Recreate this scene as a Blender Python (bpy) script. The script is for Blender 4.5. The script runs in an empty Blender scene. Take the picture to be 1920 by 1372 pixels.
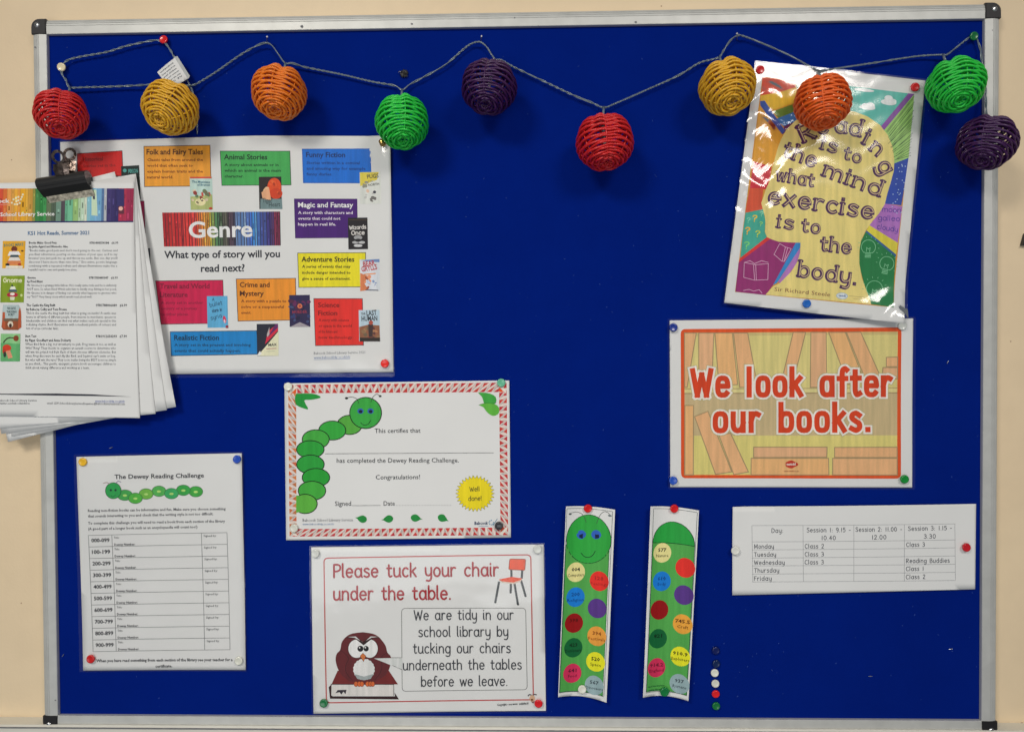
import bpy, bmesh, math, random
from mathutils import Vector, Matrix
from mathutils.geometry import tessellate_polygon
R = math.radians
rnd = random.Random(7)

# ------------------------------------------------------------------ camera, world, lights, exposure
scene = bpy.context.scene
C = bpy.data.collections.new('noticeboard_scene'); scene.collection.children.link(C)
cam_d = bpy.data.cameras.new('camera'); cam = bpy.data.objects.new('camera', cam_d); scene.collection.objects.link(cam)
cam_d.sensor_width = 36.0; cam_d.sensor_fit = 'HORIZONTAL'; cam_d.lens = 36.0 * 0.71997
cam_d.clip_start = 0.01; cam_d.clip_end = 100
cam.location = (0.02383, -0.92604, 0.02690)
cam.rotation_euler = (R(89.0354), R(0.34567), R(1.36861))
scene.camera = cam
scene.render.resolution_x = 1024; scene.render.resolution_y = 731

world = bpy.data.worlds.new('World'); scene.world = world; world.use_nodes = True
bg = world.node_tree.nodes['Background']
bg.inputs[0].default_value = (0.86, 0.93, 1.0, 1); bg.inputs[1].default_value = 0.155

def area(name, loc, target, sx, sy, power, col, spread=180):
    d = bpy.data.lights.new(name, 'AREA'); d.shape = 'RECTANGLE'; d.size = sx; d.size_y = sy
    d.energy = power; d.color = col; d.spread = R(spread)
    o = bpy.data.objects.new(name, d); scene.collection.objects.link(o)
    o.location = loc
    o.rotation_euler = (Vector(target) - Vector(loc)).to_track_quat('-Z', 'Y').to_euler()
    return o
# two ceiling light panels of the room, and a broad fill light added low behind the camera
area('ceiling_light_panel', (-0.95, -1.95, 1.25), (-0.1, 0, -0.45), 0.60, 0.45, 6.7, (1.0, 0.95, 0.87), 95)
area('ceiling_light_panel', (0.95, -1.95, 1.12), (0.1, 0, -0.45), 0.60, 0.45, 4.6, (1.0, 0.95, 0.89), 95)
area('fill_light', (-0.55, -2.5, -0.55), (-0.1, 0, -0.25), 1.5, 1.0, 12.6, (0.95, 0.98, 1.0))

scene.view_settings.view_transform = 'Standard'
scene.view_settings.look = 'None'; scene.view_settings.exposure = 0.04; scene.view_settings.gamma = 1
scene.view_settings.use_curve_mapping = False
scene.cycles.max_bounces = 8; scene.cycles.transparent_max_bounces = 12

# ------------------------------------------------------------------ helpers
ROT = cam.rotation_euler.to_matrix(); CAM = Vector(cam.location); F = 0.71997 * 1920
def W(px, py, d=0.0):
    """point on the plane d metres in front of the felt seen at photo pixel px,py"""
    v = ROT @ Vector((px - 960.0, -(py - 686.0), -F))
    t = (-d - CAM.y) / v.y
    return CAM + v * t
def lin(h, k=1.0):
    h = h.lstrip('#')
    out = []
    for i in (0, 2, 4):
        c = int(h[i:i+2], 16) / 255
        c = c / 12.92 if c <= 0.04045 else ((c + 0.055) / 1.055) ** 2.4
        out.append(min(0.9, c * k))
    return out
def tag(o, label=None, cat=None, group=None, kind=None):
    if label: o['label'] = label
    if cat: o['category'] = cat
    if group: o['group'] = group
    if kind: o['kind'] = kind
    return o
def empty(name, loc, label=None, cat=None, group=None):
    o = bpy.data.objects.new(name, None); C.objects.link(o); o.location = loc; o.empty_display_size = 0.01
    return tag(o, label, cat, group)
def obj_from(name, verts, faces, mat, parent=None, cols=None, smooth=False, origin=None):
    """verts in world; stored relative to the origin (the thing's own place)"""
    org = Vector(origin) if origin is not None else Vector((0, 0, 0))
    m = bpy.data.meshes.new(name)
    m.from_pydata([tuple(Vector(v) - org) for v in verts], [], faces)
    if cols is not None:
        a = m.color_attributes.new('ink', 'FLOAT_COLOR', 'CORNER')
        buf = []
        for f, c in zip(faces, cols): buf += list(c) * len(f)
        a.data.foreach_set('color', buf)
    if smooth: m.polygons.foreach_set('use_smooth', [True] * len(m.polygons))
    if isinstance(mat, (list, tuple)):
        for x in mat: m.materials.append(x)
    else: m.materials.append(mat)
    m.update()
    o = bpy.data.objects.new(name, m); C.objects.link(o)
    if parent is not None: o.parent = parent
    else: o.location = org
    return o
def bm_obj(name, bm, mat, parent=None, smooth=False, loc=None):
    m = bpy.data.meshes.new(name); bmesh.ops.recalc_face_normals(bm, faces=bm.faces); bm.to_mesh(m); bm.free(); m.materials.append(mat)
    if smooth: m.polygons.foreach_set('use_smooth', [True] * len(m.polygons))
    o = bpy.data.objects.new(name, m); C.objects.link(o)
    if parent is not None: o.parent = parent
    if loc is not None: o.location = loc
    return o

# ------------------------------------------------------------------ materials
def new_mat(name):
    m = bpy.data.materials.new(name); m.use_nodes = True
    nt = m.node_tree; b = nt.nodes['Principled BSDF']
    return m, nt, b
def noise(nt, scale, detail=3, vec='Object', stretch=None, rough=0.5):
    tc = nt.nodes.new('ShaderNodeTexCoord'); n = nt.nodes.new('ShaderNodeTexNoise')
    n.inputs['Scale'].default_value = scale; n.inputs['Detail'].default_value = detail; n.inputs['Roughness'].default_value = rough
    src = tc.outputs[vec]
    if stretch:
        mp = nt.nodes.new('ShaderNodeMapping'); mp.inputs['Scale'].default_value = stretch
        nt.links.new(src, mp.inputs[0]); src = mp.outputs[0]
    nt.links.new(src, n.inputs['Vector'])
    return n
def ramp(nt, fac, c0, c1, p0=0.0, p1=1.0):
    r = nt.nodes.new('ShaderNodeValToRGB')
    r.color_ramp.elements[0].position = p0; r.color_ramp.elements[1].position = p1
    r.color_ramp.elements[0].color = (*c0, 1); r.color_ramp.elements[1].color = (*c1, 1)
    nt.links.new(fac, r.inputs[0]); return r
def bump(nt, b, height, strength, dist):
    bp = nt.nodes.new('ShaderNodeBump'); bp.inputs['Strength'].default_value = strength; bp.inputs['Distance'].default_value = dist
    nt.links.new(height, bp.inputs['Height']); nt.links.new(bp.outputs[0], b.inputs['Normal'])
def simple(name, col, rough=0.5, metal=0.0, var=0.12, scale=300, bmp=0.0, bd=0.0002, coat=0, stretch=None, detail=3):
    m, nt, b = new_mat(name)
    n = noise(nt, scale, detail, stretch=stretch)
    lo = [c * (1 - var) for c in col]; hi = [min(0.95, c * (1 + var)) for c in col]
    r = ramp(nt, n.outputs['Fac'], lo, hi, 0.25, 0.75)
    nt.links.new(r.outputs[0], b.inputs['Base Color'])
    b.inputs['Roughness'].default_value = rough; b.inputs['Metallic'].default_value = metal
    if coat: b.inputs['Coat Weight'].default_value = coat; b.inputs['Coat Roughness'].default_value = 0.08
    if bmp: bump(nt, b, n.outputs['Fac'], bmp, bd)
    return m

K = 1.27   # picture colour -> surface colour (what the room light does to a matt surface)
def wall_material():
    m, nt, b = new_mat('painted_wall')
    n = noise(nt, 1.6, 4); r = ramp(nt, n.outputs['Fac'], (0.85, 0.66, 0.43), (0.91, 0.725, 0.48), 0.3, 0.7)
    n2 = noise(nt, 34, 5)
    mx = nt.nodes.new('ShaderNodeMixRGB'); mx.blend_type = 'MULTIPLY'; mx.inputs[0].default_value = 0.10
    nt.links.new(r.outputs[0], mx.inputs[1]); nt.links.new(n2.outputs['Fac'], mx.inputs[2])
    nt.links.new(mx.outputs[0], b.inputs['Base Color']); b.inputs['Roughness'].default_value = 0.55
    n3 = noise(nt, 260, 3); bump(nt, b, n3.outputs['Fac'], 0.25, 0.0006)
    return m
M_wall = wall_material()
def felt_material():
    m, nt, b = new_mat('blue_felt')
    n = noise(nt, 1400, 6, rough=0.75); n2 = noise(nt, 9, 8, rough=0.7)
    r = ramp(nt, n.outputs['Fac'], (0.0003, 0.0070, 0.125), (0.0018, 0.0230, 0.285), 0.32, 0.68)
    mx = nt.nodes.new('ShaderNodeMixRGB'); mx.blend_type = 'MULTIPLY'; mx.inputs[0].default_value = 0.45
    r2 = ramp(nt, n2.outputs['Fac'], (0.62, 0.66, 0.72), (1, 1, 1), 0.3, 0.7)
    nt.links.new(r.outputs[0], mx.inputs[1]); nt.links.new(r2.outputs[0], mx.inputs[2])
    nt.links.new(mx.outputs[0], b.inputs['Base Color'])
    b.inputs['Roughness'].default_value = 0.95; b.inputs['Specular IOR Level'].default_value = 0.02
    bump(nt, b, n.outputs['Fac'], 0.5, 0.0006)
    return m
M_felt = felt_material()
M_lint = simple('lint', (0.03, 0.075, 0.36), 0.95)
M_alu = simple('aluminium', (0.60, 0.60, 0.57), 0.5, 0.35, 0.07, 60, 0.1, 0.0001, stretch=(1, 1, 1))
M_black = simple('black_plastic', (0.012, 0.011, 0.012), 0.45, 0, 0.2)
M_screw = simple('zinc_screw', (0.62, 0.62, 0.62), 0.25, 1.0, 0.1)
M_dirt = simple('grey_scuff', (0.16, 0.16, 0.17), 0.7)
M_trunk = simple('off_white_pvc', (0.72, 0.70, 0.62), 0.4, 0, 0.04, 12)
M_clip = simple('black_clip_paint', (0.009, 0.0085, 0.0085), 0.38, 0.0, 0.3, 500, 0.1)
M_lip = simple('worn_tin', (0.42, 0.38, 0.30), 0.42, 0.55, 0.75, 260, 0.4, 0.0003, detail=6)
M_chrome = simple('scratched_chrome', (0.17, 0.13, 0.11), 0.26, 1.0, 0.6, 160, 0.6, 0.0010)
M_brass = simple('brass', (0.75, 0.48, 0.14), 0.2, 1.0, 0.1)
M_steel = simple('steel', (0.6, 0.6, 0.62), 0.3, 1.0, 0.1)
M_nail = simple('zinc_nail', (0.62, 0.62, 0.64), 0.3, 0.2, 0.05)
M_wire = simple('clear_grey_cable', (0.16, 0.205, 0.235), 0.3, 0.0, 0.25, 200, coat=0.3)
def paper_material(name, base):
    m, nt, b = new_mat(name)
    n = noise(nt, 11, 4); r = ramp(nt, n.outputs['Fac'], [c * 0.955 for c in base], base, 0.3, 0.7)
    nt.links.new(r.outputs[0], b.inputs['Base Color'])
    b.inputs['Roughness'].default_value = 0.7; b.inputs['Specular IOR Level'].default_value = 0.25
    n3 = noise(nt, 900, 3); bump(nt, b, n3.outputs['Fac'], 0.1, 0.0001)
    return m
M_paper = paper_material('white_paper', (0.80, 0.80, 0.785))
def ink_material():
    m, nt, b = new_mat('printed_ink')
    a = nt.nodes.new('ShaderNodeAttribute'); a.attribute_name = 'ink'
    n = noise(nt, 60, 3, stretch=(3.2, 1, 0.25)); r = ramp(nt, n.outputs['Fac'], (0.87, 0.88, 0.87), (1.10, 1.08, 1.08), 0.3, 0.7)
    n2 = noise(nt, 1500, 2); r2 = ramp(nt, n2.outputs['Fac'], (0.90, 0.90, 0.90), (1.06, 1.06, 1.06), 0.3, 0.7)
    mx = nt.nodes.new('ShaderNodeMixRGB'); mx.blend_type = 'MULTIPLY'; mx.inputs[0].default_value = 1
    mx2 = nt.nodes.new('ShaderNodeMixRGB'); mx2.blend_type = 'MULTIPLY'; mx2.inputs[0].default_value = 1
    nt.links.new(a.outputs['Color'], mx.inputs[1]); nt.links.new(r.outputs[0], mx.inputs[2])
    nt.links.new(mx.outputs[0], mx2.inputs[1]); nt.links.new(r2.outputs[0], mx2.inputs[2])
    nt.links.new(mx2.outputs[0], b.inputs['Base Color'])
    b.inputs['Roughness'].default_value = 0.6; b.inputs['Specular IOR Level'].default_value = 0.25
    return m
M_ink = ink_material()
def film_material(name, bs, bdist, milk, ior_f=0.045):
    m = bpy.data.materials.new(name); m.use_nodes = True; nt = m.node_tree; nt.nodes.clear()
    out = nt.nodes.new('ShaderNodeOutputMaterial'); tr = nt.nodes.new('ShaderNodeBsdfTransparent')
    gl = nt.nodes.new('ShaderNodeBsdfGlossy'); gl.inputs['Roughness'].default_value = 0.09 if name[0] == 'l' else 0.125
    df = nt.nodes.new('ShaderNodeBsdfDiffuse'); df.inputs[0].default_value = (0.8, 0.82, 0.84, 1)
    fr = nt.nodes.new('ShaderNodeFresnel'); fr.inputs[0].default_value = 1.5 if name[0] == 'l' else 1.66
    mx = nt.nodes.new('ShaderNodeMixShader'); mx2 = nt.nodes.new('ShaderNodeMixShader'); mx2.inputs[0].default_value = milk
    n = noise(nt, bs, 2); bp = nt.nodes.new('ShaderNodeBump'); bp.inputs['Strength'].default_value = 1; bp.inputs['Distance'].default_value = bdist
    nt.links.new(n.outputs['Fac'], bp.inputs['Height'])
    nt.links.new(bp.outputs[0], gl.inputs['Normal'])
    nt.links.new(tr.outputs[0], mx2.inputs[1]); nt.links.new(df.outputs[0], mx2.inputs[2])
    nt.links.new(fr.outputs[0], mx.inputs[0]); nt.links.new(mx2.outputs[0], mx.inputs[1]); nt.links.new(gl.outputs[0], mx.inputs[2])
    nt.links.new(mx.outputs[0], out.inputs[0]); return m
M_film = film_material('laminate_film', 16, 0.0010, 0.007)
M_film_w = film_material('wrinkled_laminate_film', 30, 0.00025, 0.007)
_pm = {}
def plastic(hexc, k=K):
    if hexc not in _pm: _pm[hexc] = simple('pin_plastic_' + hexc, lin(hexc, k), 0.25, 0, 0.05, 80, coat=0.2)
    return _pm[hexc]

# ------------------------------------------------------------------ single stroke letters (x to the right, y up, x-height 10)
SQ = 2.0
def El(cx, cy, rx, ry, a0=0, a1=360, n=20):
    n = max(4, int(n * abs(a1 - a0) / 360)); pts = []
    for i in range(n + 1):
        a = R(a0 + (a1 - a0) * i / n); c, s = math.cos(a), math.sin(a); p = 2.0 / SQ
        pts.append((cx + rx * math.copysign(abs(c) ** p, c), cy + ry * math.copysign(abs(s) ** p, s)))
    return pts
def Sm(*p, n=4):
    P = [p[0]] + list(p) + [p[-1]]; out = []
    for i in range(1, len(P) - 2):
        a, b, c, d = P[i-1], P[i], P[i+1], P[i+2]
        for k in range(n):
            t = k / n; t2, t3 = t * t, t * t * t
            out.append(tuple(0.5 * (2*b[j] + (c[j]-a[j])*t + (2*a[j]-5*b[j]+4*c[j]-d[j])*t2 + (3*b[j]-a[j]-3*c[j]+d[j])*t3) for j in (0, 1)))
    out.append(P[-2]); return out
def L(*v): return [(v[i], v[i+1]) for i in range(0, len(v), 2)]
def glyph(ch):
    B = El(4.5, 5, 4, 5)
    G = {
     'a': (9.6, lambda: [B, L(8.6,10, 8.6,1.4, 9.6,0)]),
     'b': (9, lambda: [El(4.6,5,4,5), L(.5,15.5, .5,0)]),
     'c': (8, lambda: [El(4.5,5,4,5,48,312)]),
     'd': (9.6, lambda: [B, L(8.6,15.5, 8.6,1.4, 9.6,0)]),
     'e': (9, lambda: [L(.9,5.3, 8.2,5.3) , El(4.5,5,4,5,4,318)]),
     'f': (6, lambda: [Sm((6.3,14.6),(4.8,15.4),(3.1,14.6),(2.5,12.2),(2.5,6),(2.5,0)), L(0,9.6, 5.6,9.6)]),
     'g': (9, lambda: [B, Sm((8.5,10),(8.5,4),(8.5,-1),(7.6,-4),(4.8,-5.2),(1.2,-4.2))]),
     'h': (9, lambda: [L(.5,15.5, .5,0), Sm((.5,6),(2,9),(4.6,10),(7.1,8.8),(8,6),(8,0))]),
     'i': (2.2, lambda: [L(.5,10, .5,1.4, 1.6,0), L(.5,13.6, .5,14)]),
     'j': (4, lambda: [Sm((3,10),(3,0),(2.6,-3.6),(.2,-5)), L(3,13.6, 3,14)]),
     'k': (8, lambda: [L(.5,15.5, .5,0), L(7,10, .7,4.4), L(2.8,6.2, 7.6,0)]),
     'l': (2.6, lambda: [L(.5,15.5, .5,1.4, 1.8,0)]),
     'm': (14.5, lambda: [L(.5,10, .5,0), Sm((.5,6),(1.8,9),(4,10),(6.2,8.8),(7,6),(7,0)), Sm((7,6),(8.3,9),(10.5,10),(12.7,8.8),(13.5,6),(13.5,0))]),
     'n': (9, lambda: [L(.5,10, .5,0), Sm((.5,6),(2,9),(4.6,10),(7.1,8.8),(8,6),(8,0))]),
     'o': (9, lambda: [B]),
     'p': (9, lambda: [El(4.6,5,4,5), L(.5,10, .5,-5.2)]),
     'q': (9, lambda: [B, L(8.6,10, 8.6,-5.2)]),
     'r': (6.4, lambda: [L(.5,10, .5,0), Sm((.5,5.5),(1.8,8.8),(4,10),(6,9.4))]),
     's': (7.4, lambda: [Sm((6.6,8.8),(4.1,10),(1.5,9.2),(1,7.2),(3.6,5.4),(6.4,3.9),(6.6,1.4),(4,0),(.6,1.1))]),
     't': (6.4, lambda: [Sm((2.4,13.6),(2.4,6),(2.5,2.2),(3.8,.1),(6.1,.8)), L(0,9.8, 5.8,9.8)]),
     'u': (9, lambda: [Sm((.5,10),(.5,4),(1.4,1),(3.9,0),(6.8,1.2),(8,4)), L(8,10, 8,1.4, 9,0)]),
     'v': (8, lambda: [L(0,10, 3.8,0), L(3.8,0, 7.6,10)]),
     'w': (12, lambda: [L(0,10, 3,0), L(3,0, 5.9,9), L(5.9,9, 8.8,0), L(8.8,0, 11.8,10)]),
     'x': (8, lambda: [L(0,10, 7.4,0), L(7.4,10, 0,0)]),
     'y': (8.6, lambda: [Sm((.5,10),(.6,5),(1.6,2),(4,1),(6.8,2.2),(8,5)), Sm((8,10),(8,2),(7.6,-2.6),(5.4,-5),(1.8,-4.6))]),
     'z': (7.6, lambda: [L(.4,10, 7,10), L(7,10, .4,0), L(.4,0, 7.2,0)]),
     'A': (11, lambda: [L(0,0, 5.2,14.5), L(5.2,14.5, 10.4,0), L(1.8,4.8, 8.6,4.8)]),
     'B': (9.6, lambda: [L(.5,0, .5,14.5), Sm((.5,14.5),(4.5,14.5),(7.3,13.2),(7.3,9.4),(4.5,7.8),(.5,7.7)), Sm((.5,7.7),(5,7.6),(8.6,6),(8.6,1.8),(5,0),(.5,0))]),
     'C': (11, lambda: [El(6,7.2,5.6,7.3,48,312)]),
     'D': (11, lambda: [L(.5,0, .5,14.5), Sm((.5,14.5),(5,14.2),(9.6,10.6),(9.6,4),(5,.3),(.5,0))]),
     'F': (8.4, lambda: [L(.5,0, .5,14.5), L(.5,14.3, 8,14.3), L(.5,7.6, 6.8,7.6)]),
     'M': (13.6, lambda: [L(.8,0, 1.6,14.5), L(1.6,14.5, 6.6,3), L(6.6,3, 11.6,14.5), L(11.6,14.5, 12.6,0)]),
     'O': (12, lambda: [El(5.8,7.2,5.6,7.3)]), 'G': (11.5, lambda: [El(6,7.2,5.6,7.3,48,360), L(11.6,7.2, 6.8,7.2)]),
     'P': (9, lambda: [L(.5,0, .5,14.5), Sm((.5,14.5),(5,14.5),(8.3,13),(8.4,9),(5,7),(.5,6.7))]),
     'R': (10, lambda: [L(.5,0, .5,14.5), Sm((.5,14.5),(5,14.5),(8.2,13),(8.2,9.2),(5,7.3),(.5,7)), L(3.6,7, 9,0)]),
     'S': (9.6, lambda: [Sm((8.4,12.8),(5.6,14.7),(2,13.8),(1,11),(3.2,8.6),(7,6.6),(8.8,3.9),(7,.8),(3.8,-.1),(.5,1.6))]),
     'T': (10, lambda: [L(5,14.3, 5,0), L(0,14.3, 10,14.3)]),
     'W': (15, lambda: [L(0,14.5, 3.7,0), L(3.7,0, 7.3,12), L(7.3,12, 11,0), L(11,0, 14.6,14.5)]),
     '0': (9.6, lambda: [El(4.6,7.2,4.1,7.2)]),
     '1': (4.6, lambda: [L(2.2,14.3, 2.2,0)]),
     '2': (9, lambda: [Sm((.8,11.6),(3,14.4),(6.6,13.6),(7.6,10.6),(5,5.6),(.6,0)), L(.6,0, 8.2,0)]),
     '3': (9, lambda: [Sm((.8,13),(4,14.5),(7.2,12.8),(6.8,9),(3.2,7.6)), Sm((3.2,7.6),(7.4,6.8),(8.2,3.2),(5.4,.1),(.6,1.1))]),
     '4': (9, lambda: [L(6,14.3, .5,4.6), L(.5,4.6, 8.4,4.6), L(6,14.3, 6,0)]),
     '5': (9, lambda: [L(7.6,14.2, 1.6,14.2), L(1.6,14.2, 1,8.2), Sm((1,8.2),(4.2,9),(7.8,7.4),(7.8,2.6),(4.6,0),(.4,1.2))]),
     '9': (9, lambda: [El(4.4,10,3.7,4.3), Sm((8.1,10.4),(8,5),(6.4,1),(3.4,0))]),
     '.': (2.6, lambda: [L(1,.2, 1,.5)]), ':': (2.6, lambda: [L(1,.4, 1,.8), L(1,7, 1,7.4)]),
     '-': (6, lambda: [L(.4,5.6, 5.4,5.6)]), '!': (3, lambda: [L(1,14.5, 1,4.5), L(1,.2, 1,.5)]),
     '?': (8, lambda: [Sm((.8,11.8),(3,14.4),(6.6,13.4),(6.6,10),(4,7.6),(3.6,4.4)), L(3.6,.3, 3.6,.7)]),
     ' ': (7, lambda: []),
    }
    w, f = G[ch]; return w, f()

_tc = {}
def text_mesh(s, bold, res):
    key = (s, bold, res)
    if key not in _tc:
        c = bpy.data.curves.new('lettering', 'FONT'); c.body = s; c.resolution_u = res; c.offset = 0.022 if bold else 0.0
        o = bpy.data.objects.new('lettering', c); m = bpy.data.meshes.new_from_object(o)
        v = [(a.co.x, a.co.y) for a in m.vertices]; f = [tuple(p.vertices) for p in m.polygons]
        bpy.data.objects.remove(o); bpy.data.curves.remove(c); bpy.data.meshes.remove(m)
        x0 = min(a[0] for a in v); x1 = max(a[0] for a in v)
        _tc[key] = (v, f, x0, x1)
    return _tc[key]

# ------------------------------------------------------------------ sheets: paper with flat print on it, laid out in photo pixels on its own plane
EPS = 9e-6
class Sheet:
    def __init__(s, name, quad, depth, label, cat, group=None, curl=None, g=0, paper=M_paper, paper_name='paper', hexpaper=None, lv0=0):
        s.tl = 34 if 0 < g <= 6 else 10; s.base = depth; s.curl = curl; s.g = g; s.lv = 6; s.T = (0, 0, 1); s.parts = {}; s.order = []; s.cur = None
        cx = sum(p[0] for p in quad) / 4; cy = sum(p[1] for p in quad) / 4
        s.org = W(cx, cy, depth); s.quad = quad
        s.root = empty(name, s.org, label, cat, group)
        s.part(paper_name, mat=paper); T = s.T; s.lvs = 0
        s._add([tuple(p) for p in quad], (0.8, 0.8, 0.8, 1), 0)
    def part(s, name, parent=None, mat=None, label=None):
        s.parts_key = (len(s.order), name); s.cur = dict(name=name, parent=parent, mat=mat or M_ink, v=[], f=[], c=[], d={}, label=label)
        s.order.append(s.cur)
        if getattr(s, 'reset', None) and name in s.reset: s.lv = s.reset[name]
        return s.cur
    def use(s, part): s.cur = part
    def X(s, p): return (s.T[0] + p[0] * s.T[2], s.T[1] + p[1] * s.T[2])
    def P(s, x, y, lv):
        w = W(x, y, s.base); off = lv * EPS + (s.curl(x, y) if s.curl else 0)
        return (w.x, w.y - off, w.z)
    def _vi(s, x, y, lv):
        d = s.cur['d']; k = (round(x, 2), round(y, 2), round(lv, 2))
        if k not in d: d[k] = len(s.cur['v']); s.cur['v'].append(s.P(x, y, lv))
        return d[k]
    def _face(s, pts, col, lv):
        idx = []
        for p in pts:
            i = s._vi(p[0], p[1], lv)
            if not idx or (i != idx[-1] and i != idx[0]): idx.append(i)
        if len(idx) >= 3 and len(set(idx)) == len(idx): s.cur['f'].append(idx[::-1]); s.cur['c'].append(col)
    def _add(s, pts, col, lv):
        # absolute pixels; concave polygons are tessellated, then cut along a grid so the print follows the curl
        a = sum(pts[i][0] * pts[(i+1) % len(pts)][1] - pts[(i+1) % len(pts)][0] * pts[i][1] for i in range(len(pts)))
        if a > 0: pts = pts[::-1]
        n = len(pts); conv = True
        for i in range(n):
            (x0, y0), (x1, y1), (x2, y2) = pts[i], pts[(i+1) % n], pts[(i+2) % n]
            if (x1-x0)*(y2-y1) - (y1-y0)*(x2-x1) > 1e-6: conv = False; break
        polys = [pts] if conv else [[pts[i] for i in t] for t in tessellate_polygon([[Vector((p[0], p[1], 0)) for p in pts]])]
        for q in polys:
            if not conv:
                a = sum(q[i][0] * q[(i+1) % 3][1] - q[(i+1) % 3][0] * q[i][1] for i in range(3))
                if a > 0: q = q[::-1]
            xs = [p[0] for p in q]; ys = [p[1] for p in q]
            if s.g and (max(xs)-min(xs) > s.g or max(ys)-min(ys) > s.g):
                for x in range(int(min(xs)//s.g), int(max(xs)//s.g) + 1):
                    c1 = clip(clip(q, 0, x*s.g, 1), 0, (x+1)*s.g, -1)
                    if len(c1) < 3: continue
                    for y in range(int(min(ys)//s.g), int(max(ys)//s.g) + 1):
                        c2 = clip(clip(c1, 1, y*s.g, 1), 1, (y+1)*s.g, -1)
                        if len(c2) >= 3: s._face(c2, col, lv)
            else: s._face(q, col, lv)
    def col(s, h): return (*lin(h, K), 1) if isinstance(h, str) else (*h, 1)
    def poly(s, pts, c, adv=1):
        s.lv += adv; s._add([s.X(p) for p in pts], s.col(c), s.lv)
    def line(s, pts, w, c, adv=1, cap=0, dl=0):
        """ribbon; w in local units"""
        s.lv += adv
        P = [s.X(p) for p in pts]; w = w * s.T[2]
        Q = [P[0]]
        for p in P[1:]:
            if math.hypot(p[0]-Q[-1][0], p[1]-Q[-1][1]) > 0.05: Q.append(p)
        closed = len(Q) > 3 and math.hypot(Q[0][0]-P[-1][0], Q[0][1]-P[-1][1]) < 0.12
        if closed and math.hypot(Q[0][0]-Q[-1][0], Q[0][1]-Q[-1][1]) < 0.12: Q = Q[:-1]
        if len(Q) < 2: Q = [P[0], (P[0][0]+0.1, P[0][1])]
        n = len(Q); segs = []
        nrm = []
        for i in range(n if closed else n-1):
            a, b = Q[i], Q[(i+1) % n]; l = math.hypot(b[0]-a[0], b[1]-a[1]) or 1e-6
            nrm.append((-(b[1]-a[1])/l, (b[0]-a[0])/l))
        offs = []
        for i in range(n):
            if closed: n0, n1 = nrm[i-1], nrm[i]
            else: n0 = nrm[max(0, i-1)]; n1 = nrm[min(i, n-2)]
            mx, my = n0[0]+n1[0], n0[1]+n1[1]; d = mx*mx + my*my
            k = 2/d if d > 0.5 else 2/0.5
            offs.append((mx*k*w/2, my*k*w/2))
        lv = s.lv + dl; col = s.col(c)
        for i in range(n if closed else n-1):
            j = (i+1) % n
            q = [(Q[i][0]+offs[i][0], Q[i][1]+offs[i][1]), (Q[j][0]+offs[j][0], Q[j][1]+offs[j][1]),
                 (Q[j][0]-offs[j][0], Q[j][1]-offs[j][1]), (Q[i][0]-offs[i][0], Q[i][1]-offs[i][1])]
            s._add(q, col, lv)
        if cap == 2 and not closed:
            for e, f_ in ((0, 1), (n-1, n-2)):
                dx, dy = Q[e][0]-Q[f_][0], Q[e][1]-Q[f_][1]; l = math.hypot(dx, dy) or 1; dx, dy = dx/l*w*0.46, dy/l*w*0.46; nx, ny = -dy/0.92, dx/0.92
                s._add([(Q[e][0]+nx, Q[e][1]+ny), (Q[e][0]+nx+dx, Q[e][1]+ny+dy), (Q[e][0]-nx+dx, Q[e][1]-ny+dy), (Q[e][0]-nx, Q[e][1]-ny)], col, lv)
        elif cap and not closed:
            for e, nn, sg in ((0, nrm[0], 1), (n-1, nrm[-1], -1)):
                a0 = math.atan2(nn[1], nn[0]); pts = []
                m = 5
                for k in range(m+1):
                    a = a0 + sg * math.pi * k / m
                    pts.append((Q[e][0] + math.cos(a)*w/2, Q[e][1] + math.sin(a)*w/2))
                s._add(pts, col, lv)
    def ell(s, cx, cy, rx, ry, c, ow=0, oc='101810', n=28, rot=0, a0=0, a1=360, adv=1):
        pts = []
        full = abs(a1-a0) >= 360
        m = n if full else n + 1
        for i in range(m):
            a = R(a0 + (a1-a0) * i / n); x, y = rx*math.cos(a), -ry*math.sin(a); cr, sr = math.cos(R(rot)), math.sin(R(rot))
            pts.append((cx + x*cr - y*sr, cy + x*sr + y*cr))
        s.poly(pts, c, adv)
        if ow: s.line(pts + [pts[0]], ow, oc, adv)
    def grid_text(s): pass
    def text(s, t, x0, y0, x1, y1, h, c, bold=False, res=2):
        """built-in font fitted between two baseline ends, h = capital height (local units)"""
        v, f, a, b = text_mesh(t, bold, res); p0, p1 = s.X((x0, y0)), s.X((x1, y1)); h *= s.T[2]
        ux, uy = (p1[0]-p0[0])/(b-a), (p1[1]-p0[1])/(b-a); l = math.hypot(ux, uy); nx, ny = -uy/l, ux/l; k = h/0.66
        col = s.col(c); lv = s.lv + s.tl; base = len(s.cur['v'])
        for (x, y) in v:
            px = p0[0] + ux*(x-a) - nx*y*k; py = p0[1] + uy*(x-a) - ny*y*k
            s.cur['v'].append(s.P(px, py, lv))
        for q in f: s.cur['f'].append([base+i for i in q]); s.cur['c'].append(col)
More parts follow.
